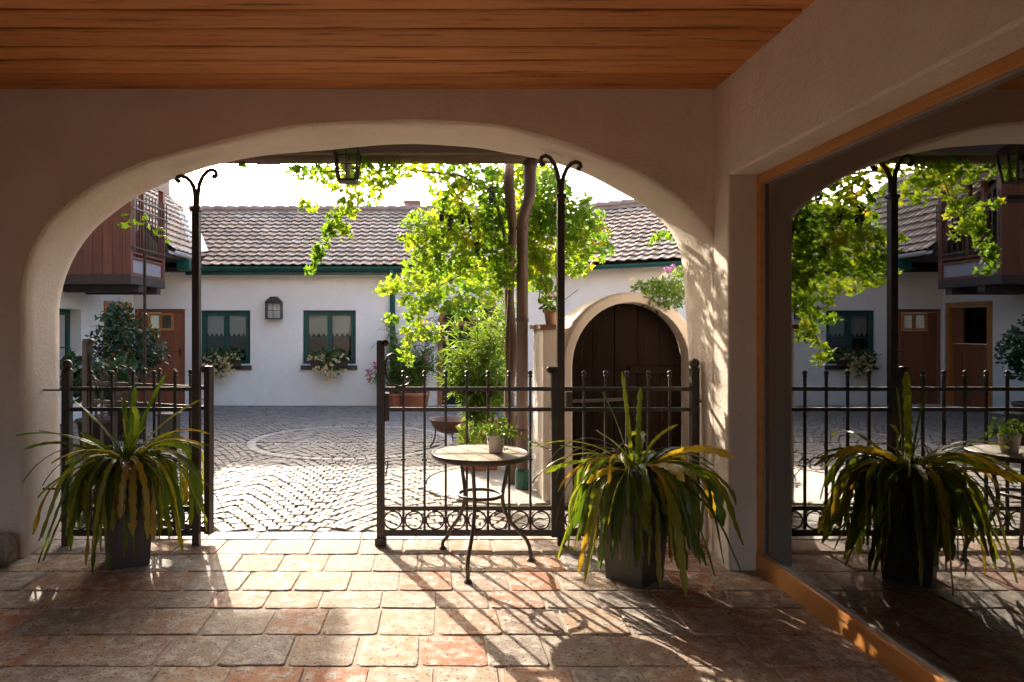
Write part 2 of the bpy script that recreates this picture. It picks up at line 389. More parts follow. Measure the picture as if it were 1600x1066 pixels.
dg.build('drain_grate', M['iron'], cy)
sb = MB(); sb.lathe([(.8,-.03),(.8,.004),(.78,.01)], slabc, 40); sb.build('round_slab', M['paleslab'], cy, bevel=.004)
for k in range(40):
    th = 2*math.pi*(k+.5)/40; mb = MB(); cob(mb, slabc + V((math.cos(th), math.sin(th), 0))*.84, th+math.pi/2, .122, .06, .012); mb.build('edging_stone', M['paleslab'], cy)

# ------------------------------------------------------------------ gatehouse
YF, YB, XR, ZC = 4.5, 5.07, 1.864, 3.137
front_px = [(38,482),(39,451),(47,414),(60,380),(87,343),(118,317),(150,294),(168,283),(210,265),(236,255),(300,238),(354,224),(450,203),(540,196),(600,194),(650,193),(700,195),(760,199),(800,205),(865,222),(910,238),(950,255),(1000,276),(1045,304),(1080,335),(1105,365),(1115,380)]
back_px = [(96,482),(101,451),(110,422),(126,391),(152,359),(184,333),(220,307),(273,281),(328,262),(420,245),(500,236),(580,230),(644,228),(700,229),(748,232),(798,242),(843,251.5),(876,260.5),(921,276),(966,299),(1000,319),(1030,345),(1048,368),(1060,395),(1066,430)]
def curve(px, Y):
    return [(P(u,v,Y).x, P(u,v,Y).z) for u, v in px]
def catmull(pts, k=4):
    out = []
    for i in range(len(pts)-1):
        p0, p1, p2, p3 = [V(pts[min(max(j,0),len(pts)-1)]) for j in (i-1,i,i+1,i+2)]
        for t in [q/k for q in range(k)]:
            out.append(.5*((2*p1) + (p2-p0)*t + (2*p0-5*p1+4*p2-p3)*t*t + (3*p1-p0-3*p2+p3)*t**3))
    out.append(V(pts[-1])); return out
def resample(pts, n):
    L = [0]
    for a, b in zip(pts, pts[1:]): L.append(L[-1] + (b-a).length)
    out = []; j = 0
    for i in range(n):
        t = L[-1]*i/(n-1)
        while j < len(L)-2 and L[j+1] < t: j += 1
        out.append(pts[j].lerp(pts[j+1], (t-L[j])/max(L[j+1]-L[j],1e-9)))
    return out
fc = curve(front_px, YF); bc = curve(back_px, YB)
NA = 90
fa = resample(catmull(fc), NA); ba = resample(catmull(bc), NA)
fa = [V((min(p[0], XR), p[1])) for p in fa]
fz, bz = fa[0][1], ba[0][1]; fzr, bzr = fa[-1][1], ba[-1][1]
NJ = 10
Fc = [V((fa[0][0], fz*i/NJ)) for i in range(NJ)] + fa + [V((XR, fzr*(1-i/NJ))) for i in range(1,NJ+1)]
xbl, xbr = P(97,838,YB).x, P(1090,838,YB).x
Bc = [V((xbl + (ba[0][0]-xbl)*(i/NJ)**.7, bz*i/NJ)) for i in range(NJ)] + ba + [V((ba[-1][0] + (xbr-ba[-1][0])*(i/NJ), bzr*(1-i/NJ))) for i in range(1,NJ+1)]
gate = thing('gatehouse', 'white plastered gateway passage with wide arch and orange board ceiling', 'building', (0,YF,0))
aw = MB()
n = len(Fc)
# front face as one polygon, rounded arris, intrados, back face
def offs(C, i, d):
    a = C[max(i-1,0)]; b = C[min(i+1,len(C)-1)]; t = (b-a).normalized(); return C[i] + V((-t[1], t[0]))*d
Fo = [offs(Fc, i, .028) for i in range(n)]
for i in range(NJ+NA-1, n): Fo[i] = V((XR, Fc[i][1]))
ia = NJ + NA - 1
poly = [(-4.3,0)] + [(min(p[0],XR), max(p[1],0)) for p in Fo[:ia+1]] + [(XR, ZC+.1), (-4.3, ZC+.1)]
aw.add([(x, YF, z) for x, z in poly], [tuple(range(len(poly)))])
ys = [YF, YF+.008, YF+.028, YF+.15, YF+.3, YF+.44, YB-.028, YB]
def lay(i, k):
    if k == 0: q = Fo[i]
    elif k == 1: q = Fo[i].lerp(Fc[i], .62)
    elif k == 7: q = offs(Bc, i, .028)
    else:
        t = (ys[k]-ys[2])/(ys[6]-ys[2]); q = Fc[i].lerp(Bc[i], t) + V((0, .006*math.sin(i*.35+k)*(1 if 12 < i < n-12 else 0)))
    return (q[0], ys[k], max(q[1], -.01))
vs = [lay(i,k) for k in range(8) for i in range(n)]
aw.add(vs, [(k*n+i, k*n+i+1, (k+1)*n+i+1, (k+1)*n+i) for k in range(7) for i in range(n-1)])
Bo = [offs(Bc, i, .028) for i in range(n)]
poly = [(-6.0,0)] + [(p[0], max(p[1],0)) for p in Bo] + [(5.5,0),(5.5,3.35),(-6.0,3.35)]
aw.add([(x, YB, z) for x, z in poly], [tuple(range(len(poly)-1,-1,-1))])
a_o = aw.build('arch_wall', M['plaster'], gate)
for p in a_o.data.polygons: p.use_smooth = len(p.vertices) == 4
WJ, WT, WN = 4.27, 2.51, .7                            # window jamb, head and near end
MB().box((XR, WJ, -.02), (2.5, YF+.03, ZC+.1)).build('window_pier', M['plaster'], gate, bevel=.014)
MB().box((XR, -3.1, WT), (2.5, WJ-.001, ZC+.1)).build('lintel_wall', M['plaster'], gate, bevel=.014)
MB().box((XR, -3.1, -.02), (2.5, WN, WT-.001)).build('side_wall', M['plaster'], gate)
MB().box((-4.5, -3.1, -.02), (-4.2, YF-.001, ZC+.1)).build('side_wall', M['plaster'], gate)
mb = MB(); mb.prism([(-4.5,-.02),(-2.7,-.02),(-2.7,2.6),(1.0,2.6),(1.0,-.02),(2.5,-.02),(2.5,ZC+.1),(-4.5,ZC+.1)], (0,-3.4,0), (1,0,0), (0,0,1), (0,.299,0)); mb.build('end_wall', M['plaster'], gate)  # street opening in this unseen rear wall is added to let light in
ce = MB().box((-4.5,-3.4,ZC+.05), (2.6,YB,ZC+.14)).build('ceiling', M['beam'], gate)
edges = [4.53,4.41,4.215,4.02,3.83,3.605,3.40,3.19] + [3.0-.2*k for k in range(30)]
for i in range(len(edges)-1):
    y1, y0 = edges[i]-.007, edges[i+1]+.007
    if y0 < -3: break
    nx = 40; xs = [-4.2 + (XR+.02+4.2)*k/nx for k in range(nx+1)]; z0 = ZC + rnd(-.008,.012)
    mb = MB(); vs = []
    ph, ph2 = rnd(0,9), rnd(0,9)
    for x in xs:
        w0 = .005*math.sin(x*2.1+ph) + .004*math.sin(x*5.7+ph2) + rnd(-.002,.002); w1 = .005*math.sin(x*1.7+ph2) + .003*math.sin(x*6.3+ph) + rnd(-.002,.002)
        vs += [(x,y0+w0,z0+.05),(x,y0+w0,z0+.008),(x,y0+w0+.012,z0),(x,y1+w1-.012,z0),(x,y1+w1,z0+.008),(x,y1+w1,z0+.05)]
    mb.add(vs, [(k*6+j, (k+1)*6+j, (k+1)*6+j+1, k*6+j+1) for k in range(nx) for j in range(5)])
    mb.build('ceiling_board', M['ceil'], ce)
# big window
XG = 2.04
wf = MB()
wf.box((XG,WJ-.055,.12),(XG+.09,WJ-.001,WT-.001)); wf.box((XG,WN,WT-.06),(XG+.09,WJ-.056,WT-.002)); wf.box((XG,WN,.12),(XG+.09,WN+.06,WT-.061))
wfo = wf.build('window_frame', M['framewood'], gate, bevel=.004)
MB().box((XG-.005,WN,-.01),(XG+.1,WJ-.002,.118)).build('window_sill', M['framewood'], wfo, bevel=.005)
MB().box((XG+.028,WN+.055,.117),(XG+.038,WJ-.05,WT-.055)).build('glass_pane', M['bigglass'], wfo)
mb = MB(); mb.box((XG+.018,WJ-.063,.12),(XG+.048,WJ-.0555,WT-.061)); mb.box((XG+.018,WN+.06,.1185),(XG+.048,WJ-.064,.13)); mb.box((XG+.018,WN+.06,WT-.07),(XG+.048,WJ-.064,WT-.0605))
mb.build('glazing_bead', M['greypanel'], wfo)
rm = MB(); rm.add([(2.5,-3.1,-.01),(6.5,-3.1,-.01),(6.5,YB-.05,-.01),(2.5,YB-.05,-.01),(2.5,-3.1,3.1),(6.5,-3.1,3.1),(6.5,YB-.05,3.1),(2.5,YB-.05,3.1)], [(0,1,2,3),(7,6,5,4),(0,4,5,1),(1,5,6,2),(2,6,7,3)])
rm.build('room_behind_window', M['roomwall'], gate)
# roof with eaves, gutter, downpipe
rf = MB(); rf.prism([(6.42,3.22),(1.0,6.2),(-4.4,3.2),(-4.4,3.32),(1.0,6.34),(6.42,3.34)], (-6,0,0), (0,1,0), (0,0,1), (13,0,0))
rf.build('roof', M['rooftile'], gate)
MB().box((-6,6.2,3.16),(7,6.3,3.26)).build('eaves_beam', M['brownpipe'], gate)
gut = MB(); prof = [(math.cos(th)*.075, math.sin(th)*.075) for th in [math.pi + math.pi*k/12 for k in range(13)]] + [(math.cos(th)*.069, math.sin(th)*.069) for th in [2*math.pi - math.pi*k/12 for k in range(13)]]
gut.prism(prof, (-6,6.4,3.185), (0,1,0), (0,0,1), (13,0,0))
go = gut.build('gutter', M['brownpipe'], gate)
for x in (-3.6,-2.65,-1.7,-.55,.1,1.7,2.6):
    MB().prism([(math.cos(th)*.084, math.sin(th)*.084) for th in [math.pi + math.pi*k/10 for k in range(11)]] + [(math.cos(th)*.0765, math.sin(th)*.0765) for th in [2*math.pi - math.pi*k/10 for k in range(11)]], (x,6.4,3.185), (0,1,0), (0,0,1), (.22,0,0)).build('bracket', M['brownpipe'], go)
xa, xb = P(828,300,6.4).x, P(816,400,6.42).x
dp = MB(); dp.tube([(xa,6.4,3.14),(xa,6.4,3.05),(xa,6.4,2.86),(xa-.004,6.4,2.80),(xa-.02,6.405,2.74),(xb+.02,6.415,2.64),(xb+.004,6.42,2.58),(xb,6.42,2.52),(xb,6.42,.12)], [.075,.06,.056,.055,.055,.055,.055,.055,.055], 16)
do = dp.build('downpipe', M['brownpipe'], gate, True)
for z in (.55,1.62,2.5): MB().lathe([(.056,-.02),(.063,-.018),(.063,.018),(.056,.02)], (xb,6.42,z), 16).build('pipe_collar', M['brownpipe'], do)
MB().lathe([(.068,0),(.068,.18),(.058,.2)], (xb,6.42,0), 16).build('pipe_boot', M['greenpipe'], do)

# ------------------------------------------------------------------ houses round the courtyard
def wall_open(mb, O, d, W, Hh, openings, depth=.16):     # openings (s0,s1,z0,z1); front face plus reveals; normal = d x up reversed
    O = V(O); d = V(d); nrm = V((d.y, -d.x, 0))
    S = sorted({0, W, *[o[0] for o in openings], *[o[1] for o in openings]}); Z = sorted({0, Hh, *[o[2] for o in openings], *[o[3] for o in openings]})
    def p(s, z, q=0): return O + d*s + V((0,0,z)) - nrm*q
    for a, b in zip(S, S[1:]):
        for c, e in zip(Z, Z[1:]):
            if any(o[0] <= a and b <= o[1] and o[2] <= c and e <= o[3] for o in openings): continue
            mb.add([p(a,c),p(b,c),p(b,e),p(a,e)], [(0,1,2,3)])
    for s0, s1, z0, z1 in openings:
        for A, B in (((s0,z0),(s0,z1)),((s0,z1),(s1,z1)),((s1,z1),(s1,z0)),((s1,z0),(s0,z0))):
            mb.add([p(*A),p(*B),p(*B,depth),p(*A,depth)], [(0,1,2,3)])
def tile_mesh(mat):
    out = []
    for k in range(6):
        mb = MB(); W_, L_ = .205, .30; vs = []
        xs = [-.5,-.32,-.12,.08,.3,.5]; zs = [.004,.026,.030,.010,.002,.006]
        for y, dz in ((0,.030),(.006,.040),(L_,.004)):
            for x, z in zip(xs, zs): vs.append((x*W_ + rnd(-.002,.002), y + (rnd(-.006,.006) if y < .1 else 0), z*.9 + dz))
        for x, z in zip(xs, zs): vs.append((x*W_, .004, z*.9 + .018))
        m_ = len(xs)
        fs = [(r*m_+i, r*m_+i+1, (r+1)*m_+i+1, (r+1)*m_+i) for r in (0,1) for i in range(m_-1)] + [(3*m_+i, 3*m_+i+1, i+1, i) for i in range(m_-1)]
        out.append(mb.add(vs, fs))
    return out
TMB = tile_mesh(None); TME = [t.mesh('roof_tile', M['rooftile']) for t in TMB]
def tile_roof(roof, O, d, up, W, L, keep, limit=300, row=.215, col=.198):
    """O eave start, d along the eave, up the slope direction; keep(point) clips"""
    O, d, up = V(O), V(d).normalized(), V(up).normalized(); nrm = d.cross(up)
    B = Matrix((d, up, nrm)).transposed().to_4x4(); k = 0; rest = MB(); q = []
    for r_ in range(int(L/row)):
        for c_ in range(int(W/col)):
            p = O + d*(c_*col + col/2) + up*(r_*row) + nrm*.03
            if keep(p): q.append(p)
    for i, p in enumerate(q):
        Mx = Matrix.Translation(p) @ B @ Matrix.Rotation(R(-4.5) + rnd(-.012,.012), 4, 'X') @ Matrix.Rotation(rnd(-.02,.02), 4, 'Z')
        t = random.randrange(6)
        if i < limit: inst('roof_tile', TME[t], Mx, roof)
        else: rest.add([Mx @ V(v) for v in TMB[t].v], TMB[t].f)
    if rest.v: stuff(rest.build('roof_tiles', M['rooftile'], roof))
def ridge(roof, a, b, r=.135):
    a, b = V(a), V(b); d = (b-a).normalized(); n_ = int((b-a).length/.29); side = d.cross(V((0,0,1))).normalized()
    MB().bar(a - V((0,0,.02)), b - V((0,0,.02)), .2, .13).build('ridge_mortar', M['grout'], roof)
    for i in range(n_):
        p = a + d*(i*.29); mb = MB(); vs = []
        for t, rr in ((0,r*1.2),(.34,r*.88)):
            for k in range(7):
                th = math.pi*k/6; vs.append(p + d*t + side*(rr*math.cos(th)) + V((0,0,rr*.8*math.sin(th) + rnd(0,.006))))
        mb.add(vs, [(k, k+1, 8+k, 7+k) for k in range(6)] + [tuple(range(6,-1,-1)), tuple(range(7,14))]); mb.build('ridge_tile', M['ridge'], roof)
def window(house, O, d, W, Hh, z0, mat, rec=.07, sill=True, leaf=True):
    """two-sash casement; O = left end at ground level on the wall face, d along the wall"""
    O, d = V(O), V(d); nrm = V((d.y, -d.x, 0))
    def p(s, z, q): return O + d*s + V((0,0,z0+z)) - nrm*q
    def bx(mb, s0, s1, za, zb, q0, q1): mb.rbox((p(s0,za,q0)+p(s1,zb,q1))/2, d*((s1-s0)/2), nrm*((q1-q0)/2), V((0,0,(zb-za)/2)))
    mb = MB(); t = .055
    bx(mb,0,t,0,Hh,rec,rec+.06); bx(mb,W-t,W,0,Hh,rec,rec+.06); bx(mb,t,W-t,Hh-t,Hh,rec,rec+.06); bx(mb,t,W-t,0,t,rec,rec+.06)
    fo = mb.build('window', mat, house, bevel=.005)
    for k in (0,1):
        s0 = t + k*(W/2-t) + .002; s1 = s0 + W/2 - t - .004; mb = MB(); q = .045
        bx(mb,s0,s0+q,t+.002,Hh-t-.002,rec-.012,rec+.04); bx(mb,s1-q,s1,t+.002,Hh-t-.002,rec-.012,rec+.04)
        bx(mb,s0+q,s1-q,Hh-t-q,Hh-t-.002,rec-.012,rec+.04); bx(mb,s0+q,s1-q,t+.002,t+q,rec-.012,rec+.04); bx(mb,s0+q,s1-q,Hh*.5-.014,Hh*.5+.014,rec-.008,rec+.035)
        mb.build('sash', mat, fo)
        for za, zb in ((t+q,Hh*.5-.014),(Hh*.5+.014,Hh-t-q)):
            mb = MB(); bx(mb,s0+q,s1-q,za,zb,rec+.012,rec+.018); mb.build('pane', M['glass'], fo)
        if leaf:                                       # short lace curtain with a zigzag hem
            mb = MB(); a, b = s0+q-.01, s1-q+.01; nz_ = 8
            pts = [(a, Hh-t), (b, Hh-t)] + [(b - (b-a)*i/nz_, Hh*.5 + (.10 if i % 2 == 0 else .02)) for i in range(nz_+1)]
            mb.add([p(s, z, rec+.09+.006*math.sin(s*60)) for s, z in pts], [tuple(range(len(pts)))]); mb.build('curtain', M['curtain'], fo)
    if sill:
        mb = MB(); bx(mb,.0,W,-.0,.028,-.0,rec-.001); mb.build('inner_sill', M['flash'], fo)
        mb = MB(); bx(mb,-.03,W+.03,-.085,-.002,-.05,.04); mb.build('sill', M['beam'], fo)
    return fo
YH, ZE = 13.5, 2.76
XL = -6.07
# --- long main house
mh = thing('main_house', 'long low white house with tiled roof and green gutter across the courtyard', 'house', (-2,YH,0))
mb = MB(); W0 = XL; XE = 2.45
wins = [(313,391),(473,556)]; ops = []
for a, b in wins: ops.append((P(a,0,YH).x - W0, P(b,0,YH).x - W0, P(0,571,YH).z, P(0,485,YH).z))
dx0, dx1 = P(209,0,YH).x + .0, P(289,0,YH).x; ops.append((dx0-W0, dx1-W0, .02, P(0,483,YH).z))
ax0, ax1 = P(684,0,YH).x, P(792,0,YH).x; ops.append((ax0-W0, ax1-W0, .02, 1.75))
wall_open(mb, (W0,YH,0), (1,0,0), XE-W0, 2.9, ops, .18)
mb.add([(W0,YH+5.2,0),(XE+3,YH+5.2,0),(XE+3,YH+5.2,2.9),(W0,YH+5.2,2.9)], [(3,2,1,0)])
mb.build('wall', M['facade'], mh)
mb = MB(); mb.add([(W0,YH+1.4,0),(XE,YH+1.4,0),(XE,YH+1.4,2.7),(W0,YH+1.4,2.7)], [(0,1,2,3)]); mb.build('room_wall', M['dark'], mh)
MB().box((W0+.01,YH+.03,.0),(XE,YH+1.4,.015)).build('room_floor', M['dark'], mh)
for (a, b), o_ in zip(wins, ops): window(mh, (P(a,0,YH).x,YH,0), (1,0,0), o_[1]-o_[0], o_[3]-o_[2], o_[2], M['green'])
# plank door with two small lights
do_ = MB(); zt = ops[2][3]
do_.box((dx0+.001,YH+.05,.02),(dx0+.07,YH+.14,zt-.001)); do_.box((dx1-.07,YH+.05,.02),(dx1-.001,YH+.14,zt-.001)); do_.box((dx0+.071,YH+.05,zt-.07),(dx1-.071,YH+.14,zt-.001))
door = do_.build('door', M['door'], mh, bevel=.004)
wl = (dx1-dx0-.144); np_ = 5
for k in range(np_):
    a = dx0+.072+wl*k/np_; b = a+wl/np_-.004; top = zt-.075 if k in (0,4) else zt-.44
    MB().box((a,YH+.075,.025),(b,YH+.115,top)).build('plank', M['door'], door, bevel=.004)
a, b = dx0+.072+wl/np_, dx0+.072+wl*4/np_-.004; mid = (a+b)/2
mb = MB(); z0, z1 = zt-.435, zt-.08
mb.box((a,YH+.06,z0),(b,YH+.1,z0+.05)); mb.box((a,YH+.06,z1-.05),(b,YH+.1,z1)); mb.box((a,YH+.06,z0+.051),(a+.05,YH+.1,z1-.051)); mb.box((b-.05,YH+.06,z0+.051),(b,YH+.1,z1-.051)); mb.box((mid-.03,YH+.06,z0+.051),(mid+.03,YH+.1,z1-.051))
mb.build('light_frame', M['framewood'], door, bevel=.003)
for x0_, x1_ in ((a+.05,mid-.03),(mid+.03,b-.05)): MB().box((x0_,YH+.08,z0+.05),(x1_,YH+.085,z1-.05)).build('pane', M['glass'], door)
mb = MB(); mb.bar((dx1-.12,YH+.06,1.0),(dx1-.12,YH+.06,1.14),.035,.012); mb.bar((dx1-.12,YH+.04,1.09),(dx1-.24,YH+.035,1.09),.016); mb.build('handle', M['iron'], door)
# arched brown glazed doorway behind the oleanders
ar = MB(); cx = (ax0+ax1)/2; hw = (ax1-ax0)/2-.002; outer = [(cx-hw,.02)] + [(cx - hw*math.cos(t), 1.66+.5*math.sin(t)) for t in [math.pi*k/16 for k in range(17)]] + [(cx+hw,.02)]
hi = hw-.09; inner = [(cx-hi,.02)] + [(cx - hi*math.cos(t), 1.66+.41*math.sin(t)) for t in [math.pi*k/16 for k in range(17)]] + [(cx+hi,.02)]
ring_ = outer + inner[::-1]
ar.prism(ring_, (0,YH-.03,0), (1,0,0), (0,0,1), (0,.14,0)); arch_door = ar.build('arched_door_frame', M['door'], mh)
mb = MB(); mb.prism(inner, (0,YH-.004,0), (1,0,0), (0,0,1), (0,.008,0)); mb.build('pane', simple('dark_pane', (.02,.018,.016), .12), arch_door)
mb = MB(); mb.box((cx-.04,YH-.02,.02),(cx+.04,YH+.03,2.06)); mb.box((cx-hi,YH-.02,1.60),(cx+hi,YH+.03,1.68)); mb.build('door_bar', M['door'], arch_door)
# roof
slope = .58; YE, YR = 13.2, 15.8; ZR = ZE + slope*(YR-YE); XEv, tL, ZEL = -4.8, 1.1, 2.98
mb = MB(); mb.prism([(YE,ZE),(YR,ZR),(YR+3,ZR-1.74),(YR+3,ZR-1.86),(YR,ZR-.12),(YE,ZE-.1)], (XL-.5,0,0), (0,1,0), (0,0,1), (XE+3.2-XL,0,0))
roof = mb.build('roof', M['beam'], mh)  # slab coloured dark to paint in the shadow gaps between tiles
def keep_main(p): return p.x > XEv - (p.z - ZEL)/tL + .08 and p.z > ZEL - .4 and (p.x > XEv+.02 or p.z > ZEL) and p.x < XE + .2
tile_roof(roof, (-6.4,YE-.06,ZE-.02), (1,0,0), (0,1,slope), 9.0, (YR-YE)*math.hypot(1,slope)+.06, keep_main)
ridge(roof, (-5.75,YR,ZR+.06), (XE+.6,YR,ZR+.06))
c0 = P(644,330,16.2)
MB().box((c0.x-.17,16.0,ZR-.4),(c0.x+.17,16.4,ZR+.29)).box((c0.x-.2,15.97,ZR+.285),(c0.x+.2,16.43,ZR+.34)).build('chimney', M['chim'], roof)
def half_gutter(house, a, b, r, mat, nb, drop=0):
    a, b = V(a), V(b); d = (b-a).normalized(); s = V((d.y,-d.x,0)); mb = MB()
    pr = [(math.cos(t)*r, math.sin(t)*r) for t in [math.pi + math.pi*k/10 for k in range(11)]] + [(math.cos(t)*(r-.006), math.sin(t)*(r-.006)) for t in [2*math.pi - math.pi*k/10 for k in range(11)]]
    mb.prism(pr, a, s, (0,0,1), b-a); g_ = mb.build('gutter', mat, house)
    for k in range(nb):
        p = a.lerp(b, (k+.5)/nb); q = MB(); q.bar(p + s*(-r-.008) + V((0,0,-.01)), p + s*(-r-.2) + V((0,0,.05)), .03, .03)
        q.prism([(math.cos(t)*(r+.008), math.sin(t)*(r+.008)) for t in [math.pi + math.pi*k2/8 for k2 in range(9)]] + [(math.cos(t)*(r+.001), math.sin(t)*(r+.001)) for t in [2*math.pi - math.pi*k2/8 for k2 in range(9)]], p, s, (0,0,1), d*.03); q.build('bracket', mat, g_)
    return g_
half_gutter(mh, (-4.95,YE-.11,ZE-.01), (XE+.05,YE-.11,ZE-.01), .075, M['greenpipe'], 9)
MB().box((-4.9,YE-.02,ZE-.16),(XE,YE+.02,ZE-.05)).build('fascia', M['green'], mh)
MB().box((XL,YE+.03,ZE-.12),(XE,YH,ZE-.09)).build('eaves_soffit', M['facade'], mh)
px_ = P(613,0,13.35).x
mb = MB(); mb.tube([(px_,YE-.11,ZE-.05),(px_,YE-.11,ZE-.18),(px_,YH-.16,ZE-.36),(px_,YH-.09,ZE-.5),(px_,YH-.09,.02)], .055, 12); dpo = mb.build('downpipe', M['greenpipe'], mh, True)
for z in (.6,1.72): MB().lathe([(.056,-.02),(.064,-.015),(.064,.015),(.056,.02)], (px_,YH-.09,z), 12).build('pipe_collar', M['greenpipe'], dpo)
# --- angled right wing
rw = thing('right_wing_house', 'angled white house wing with tiled roof right of the grape vine', 'house', (XE,YH,0))
ang = R(-30); d2 = V((math.cos(ang), math.sin(ang), 0)); o2 = V((XE,YH,0)); n2 = V((d2.y,-d2.x,0))
mb = MB(); wall_open(mb, o2, d2, 5, 2.9, [], .1); mb.build('wall', M['facade'], rw)
e0 = o2 + n2*.3 - d2*.15 + V((0,0,ZE)); up2 = -n2*1 + V((0,0,slope)); Lr = 2.6*math.hypot(1,slope)
mb = MB(); A_ = e0 - V((0,0,.03)); mb.add([A_, A_+d2*5, A_+d2*5+up2*2.6, A_+up2*2.6, A_+d2*5+up2*2.6-n2*3-V((0,0,1.7)), A_+up2*2.6-n2*3-V((0,0,1.7))], [(0,1,2,3),(3,2,4,5)])
roof2 = mb.build('roof', M['beam'], rw); tile_roof(roof2, e0, d2, up2, 5, Lr, lambda p: p.x > XE+.1, 300)  # same dark slab colour, standing for shade under the tile edges
ridge(roof2, e0 + up2*2.6 + V((0,0,.06)), e0 + up2*2.6 + d2*4.6 + V((0,0,.06)))
half_gutter(rw, e0 + n2*.06 - V((0,0,.02)), e0 + n2*.06 + d2*5 - V((0,0,.02)), .075, M['greenpipe'], 5)
# --- left side house with gallery
sh = thing('side_house', 'white side house with wooden balcony and steep tiled roof on the left', 'house', (XL,9,0))
Yb0, Yb1, Xb = 10.6, 11.95, -4.8
mb = MB(); yw = lambda u: F*XL/(u-CU)
o_w = (yw(84), yw(127), P(0,605,11).z, 1.87); o_d = (yw(162), yw(205), .02, 2.06)
d3 = V((0,1,0)); Y0s = 5.2                              # wall faces +X: walk along +Y
wall_open(mb, (XL,Y0s,0), (0,1,0), 8.29, 2.95, [(o_w[0]-Y0s,o_w[1]-Y0s,o_w[2],o_w[3]),(o_d[0]-Y0s,o_d[1]-Y0s,o_d[2],o_d[3])], .2)
mb.add([(XL,Y0s,2.95),(XL,11.3,2.95),(XL,11.3,5.2),(XL,Y0s,5.2)], [(0,1,2,3)])
mb.add([(XL,Y0s,0),(XL-4,Y0s,0),(XL-4,Y0s,5.2),(XL,Y0s,5.2)], [(0,1,2,3)])
mb.build('wall', M['facade'], sh)
MB().add([(XL,16.2,0),(XL-4,16.2,0),(XL-4,16.2,4.5),(XL,16.2,4.5)], [(3,2,1,0)]).build('end_wall', M['facade'], sh)
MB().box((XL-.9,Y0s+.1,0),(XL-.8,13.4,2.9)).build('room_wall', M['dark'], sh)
window(sh, (XL,o_w[0],0), (0,1,0), o_w[1]-o_w[0], o_w[3]-o_w[2], o_w[2], M['green'], .19, False, False)
mb = MB(); w0_, w1_, zt2 = o_d[0], o_d[1], o_d[3]
mb.box((XL-.06,w0_+.001,.02),(XL+.02,w0_+.1,zt2-.001)); mb.box((XL-.06,w1_-.1,.02),(XL+.02,w1_-.001,zt2-.001)); mb.box((XL-.06,w0_+.101,zt2-.1),(XL+.02,w1_-.101,zt2-.001))
sd = mb.build('door', M['framewood'], sh, bevel=.004)
for k in range(4):
    a = w0_+.102+(w1_-w0_-.204)*k/4; MB().box((XL-.1,a,.025),(XL-.06,a+(w1_-w0_-.204)/4-.004,1.25)).build('plank', M['door'], sd)
mb = MB(); mb.box((XL-.1,w0_+.102,1.26),(XL-.05,w0_+.2,zt2-.102)); mb.box((XL-.1,w1_-.35,1.26),(XL-.05,w1_-.102,zt2-.102)); mb.build('door_rail', M['door'], sd)
MB().box((XL-.085,w0_+.2,1.26),(XL-.08,w1_-.35,zt2-.102)).build('pane', M['glass'], sd)
mb = MB(); Zt = ZEL + tL*1.9
mb.prism([(XEv,ZEL),(XEv-1.9,Zt),(XEv-3.8,ZEL),(XEv-3.8,ZEL-.12),(XEv-1.9,Zt-.14),(XEv,ZEL-.1)], (0,Yb1+.08,0), (1,0,0), (0,0,1), (0,16.2-Yb1-.08,0))
roofL = mb.build('roof', M['beam'], sh)  # dark colour puts tile-gap shade into this slab too
def keep_left(p):
    return p.y < 16.15 and not (p.y > 13.58 and p.z < ZE + slope*(p.y-YE) + .03 and p.y < YR) and not (p.y >= YR and p.z < ZR - slope*(p.y-YR))
tile_roof(roofL, (XEv+.06,Yb1+.1,ZEL-.04), (0,1,0), (-1,0,tL), 4.1, 1.9*math.hypot(1,tL), keep_left, 300)
# white valley flashing
va = V((XEv,13.58,ZEL)); vb = V((XEv-1.05,13.58+1.9*1.05,ZEL+tL*1.05)); vd = (vb-va).normalized(); s1_ = V((0,-1,0)) ; s2_ = V((1,0,0))
mb = MB(); vm = 2
for k in range(vm):
    a = va.lerp(vb, k/vm) + V((0,0,.11)); b = va.lerp(vb, (k+1)/vm) + V((0,0,.11))
    mb.add([a + V((0,-.28,.01)), b + V((0,-.28,.01)), b, a], [(0,1,2,3)]); mb.add([a, b, b + V((.22,0,.03)), a + V((.22,0,.03))], [(0,1,2,3)])
mb.build('valley_flashing', M['flash'], roofL)
half_gutter(sh, (XEv+.08,Yb1+.1,ZEL-.03), (XEv+.08,13.15,ZEL-.03), .07, M['flash'], 2)
MB().box((XL,Yb1+.1,ZEL-.14),(XEv-.02,13.49,ZEL-.11)).build('eaves_soffit', M['beam'], sh)
MB().box((XEv-.12,12.75,ZEL-.32),(XEv+.15,13.1,ZEL-.12)).build('gutter_box', M['greenpipe'], sh, bevel=.02)
# balcony
bal = MB(); bal.box((XL,Yb0,2.25),(Xb,Yb1,2.40)); bal.box((XL,Yb0+.35,2.14),(Xb-.02,Yb0+.5,2.249)); bal.box((XL,Yb1-.3,2.14),(Xb-.02,Yb1-.15,2.249))
balo = bal.build('balcony', M['beam'], sh, bevel=.008)
k = 0; x = XL + .02
while x < Xb-.1:
    MB().box((x,Yb0-.0,2.401),(min(x+.155,Xb-.09),Yb0+.03,3.52)).build('board', M['balcony'], balo, bevel=.004); x += .16
x = XL + .02
while x < Xb-.1:
    MB().box((x,Yb0+.0,3.66),(min(x+.155,Xb-.09),Yb0+.03,5.02)).build('board', M['balcony'], balo); x += .16  # upper boards out of view, added to block stray sun on the floor
for y in (Yb0,Yb1-.09): MB().box((Xb-.088,y,2.401),(Xb-.001,y+.088,5.0)).build('post', M['balcony'], balo, bevel=.005)
MB().box((Xb-.07,Yb0+.09,2.44),(Xb-.04,Yb1-.092,2.66)).build('infill_panel', M['greypanel'], balo)
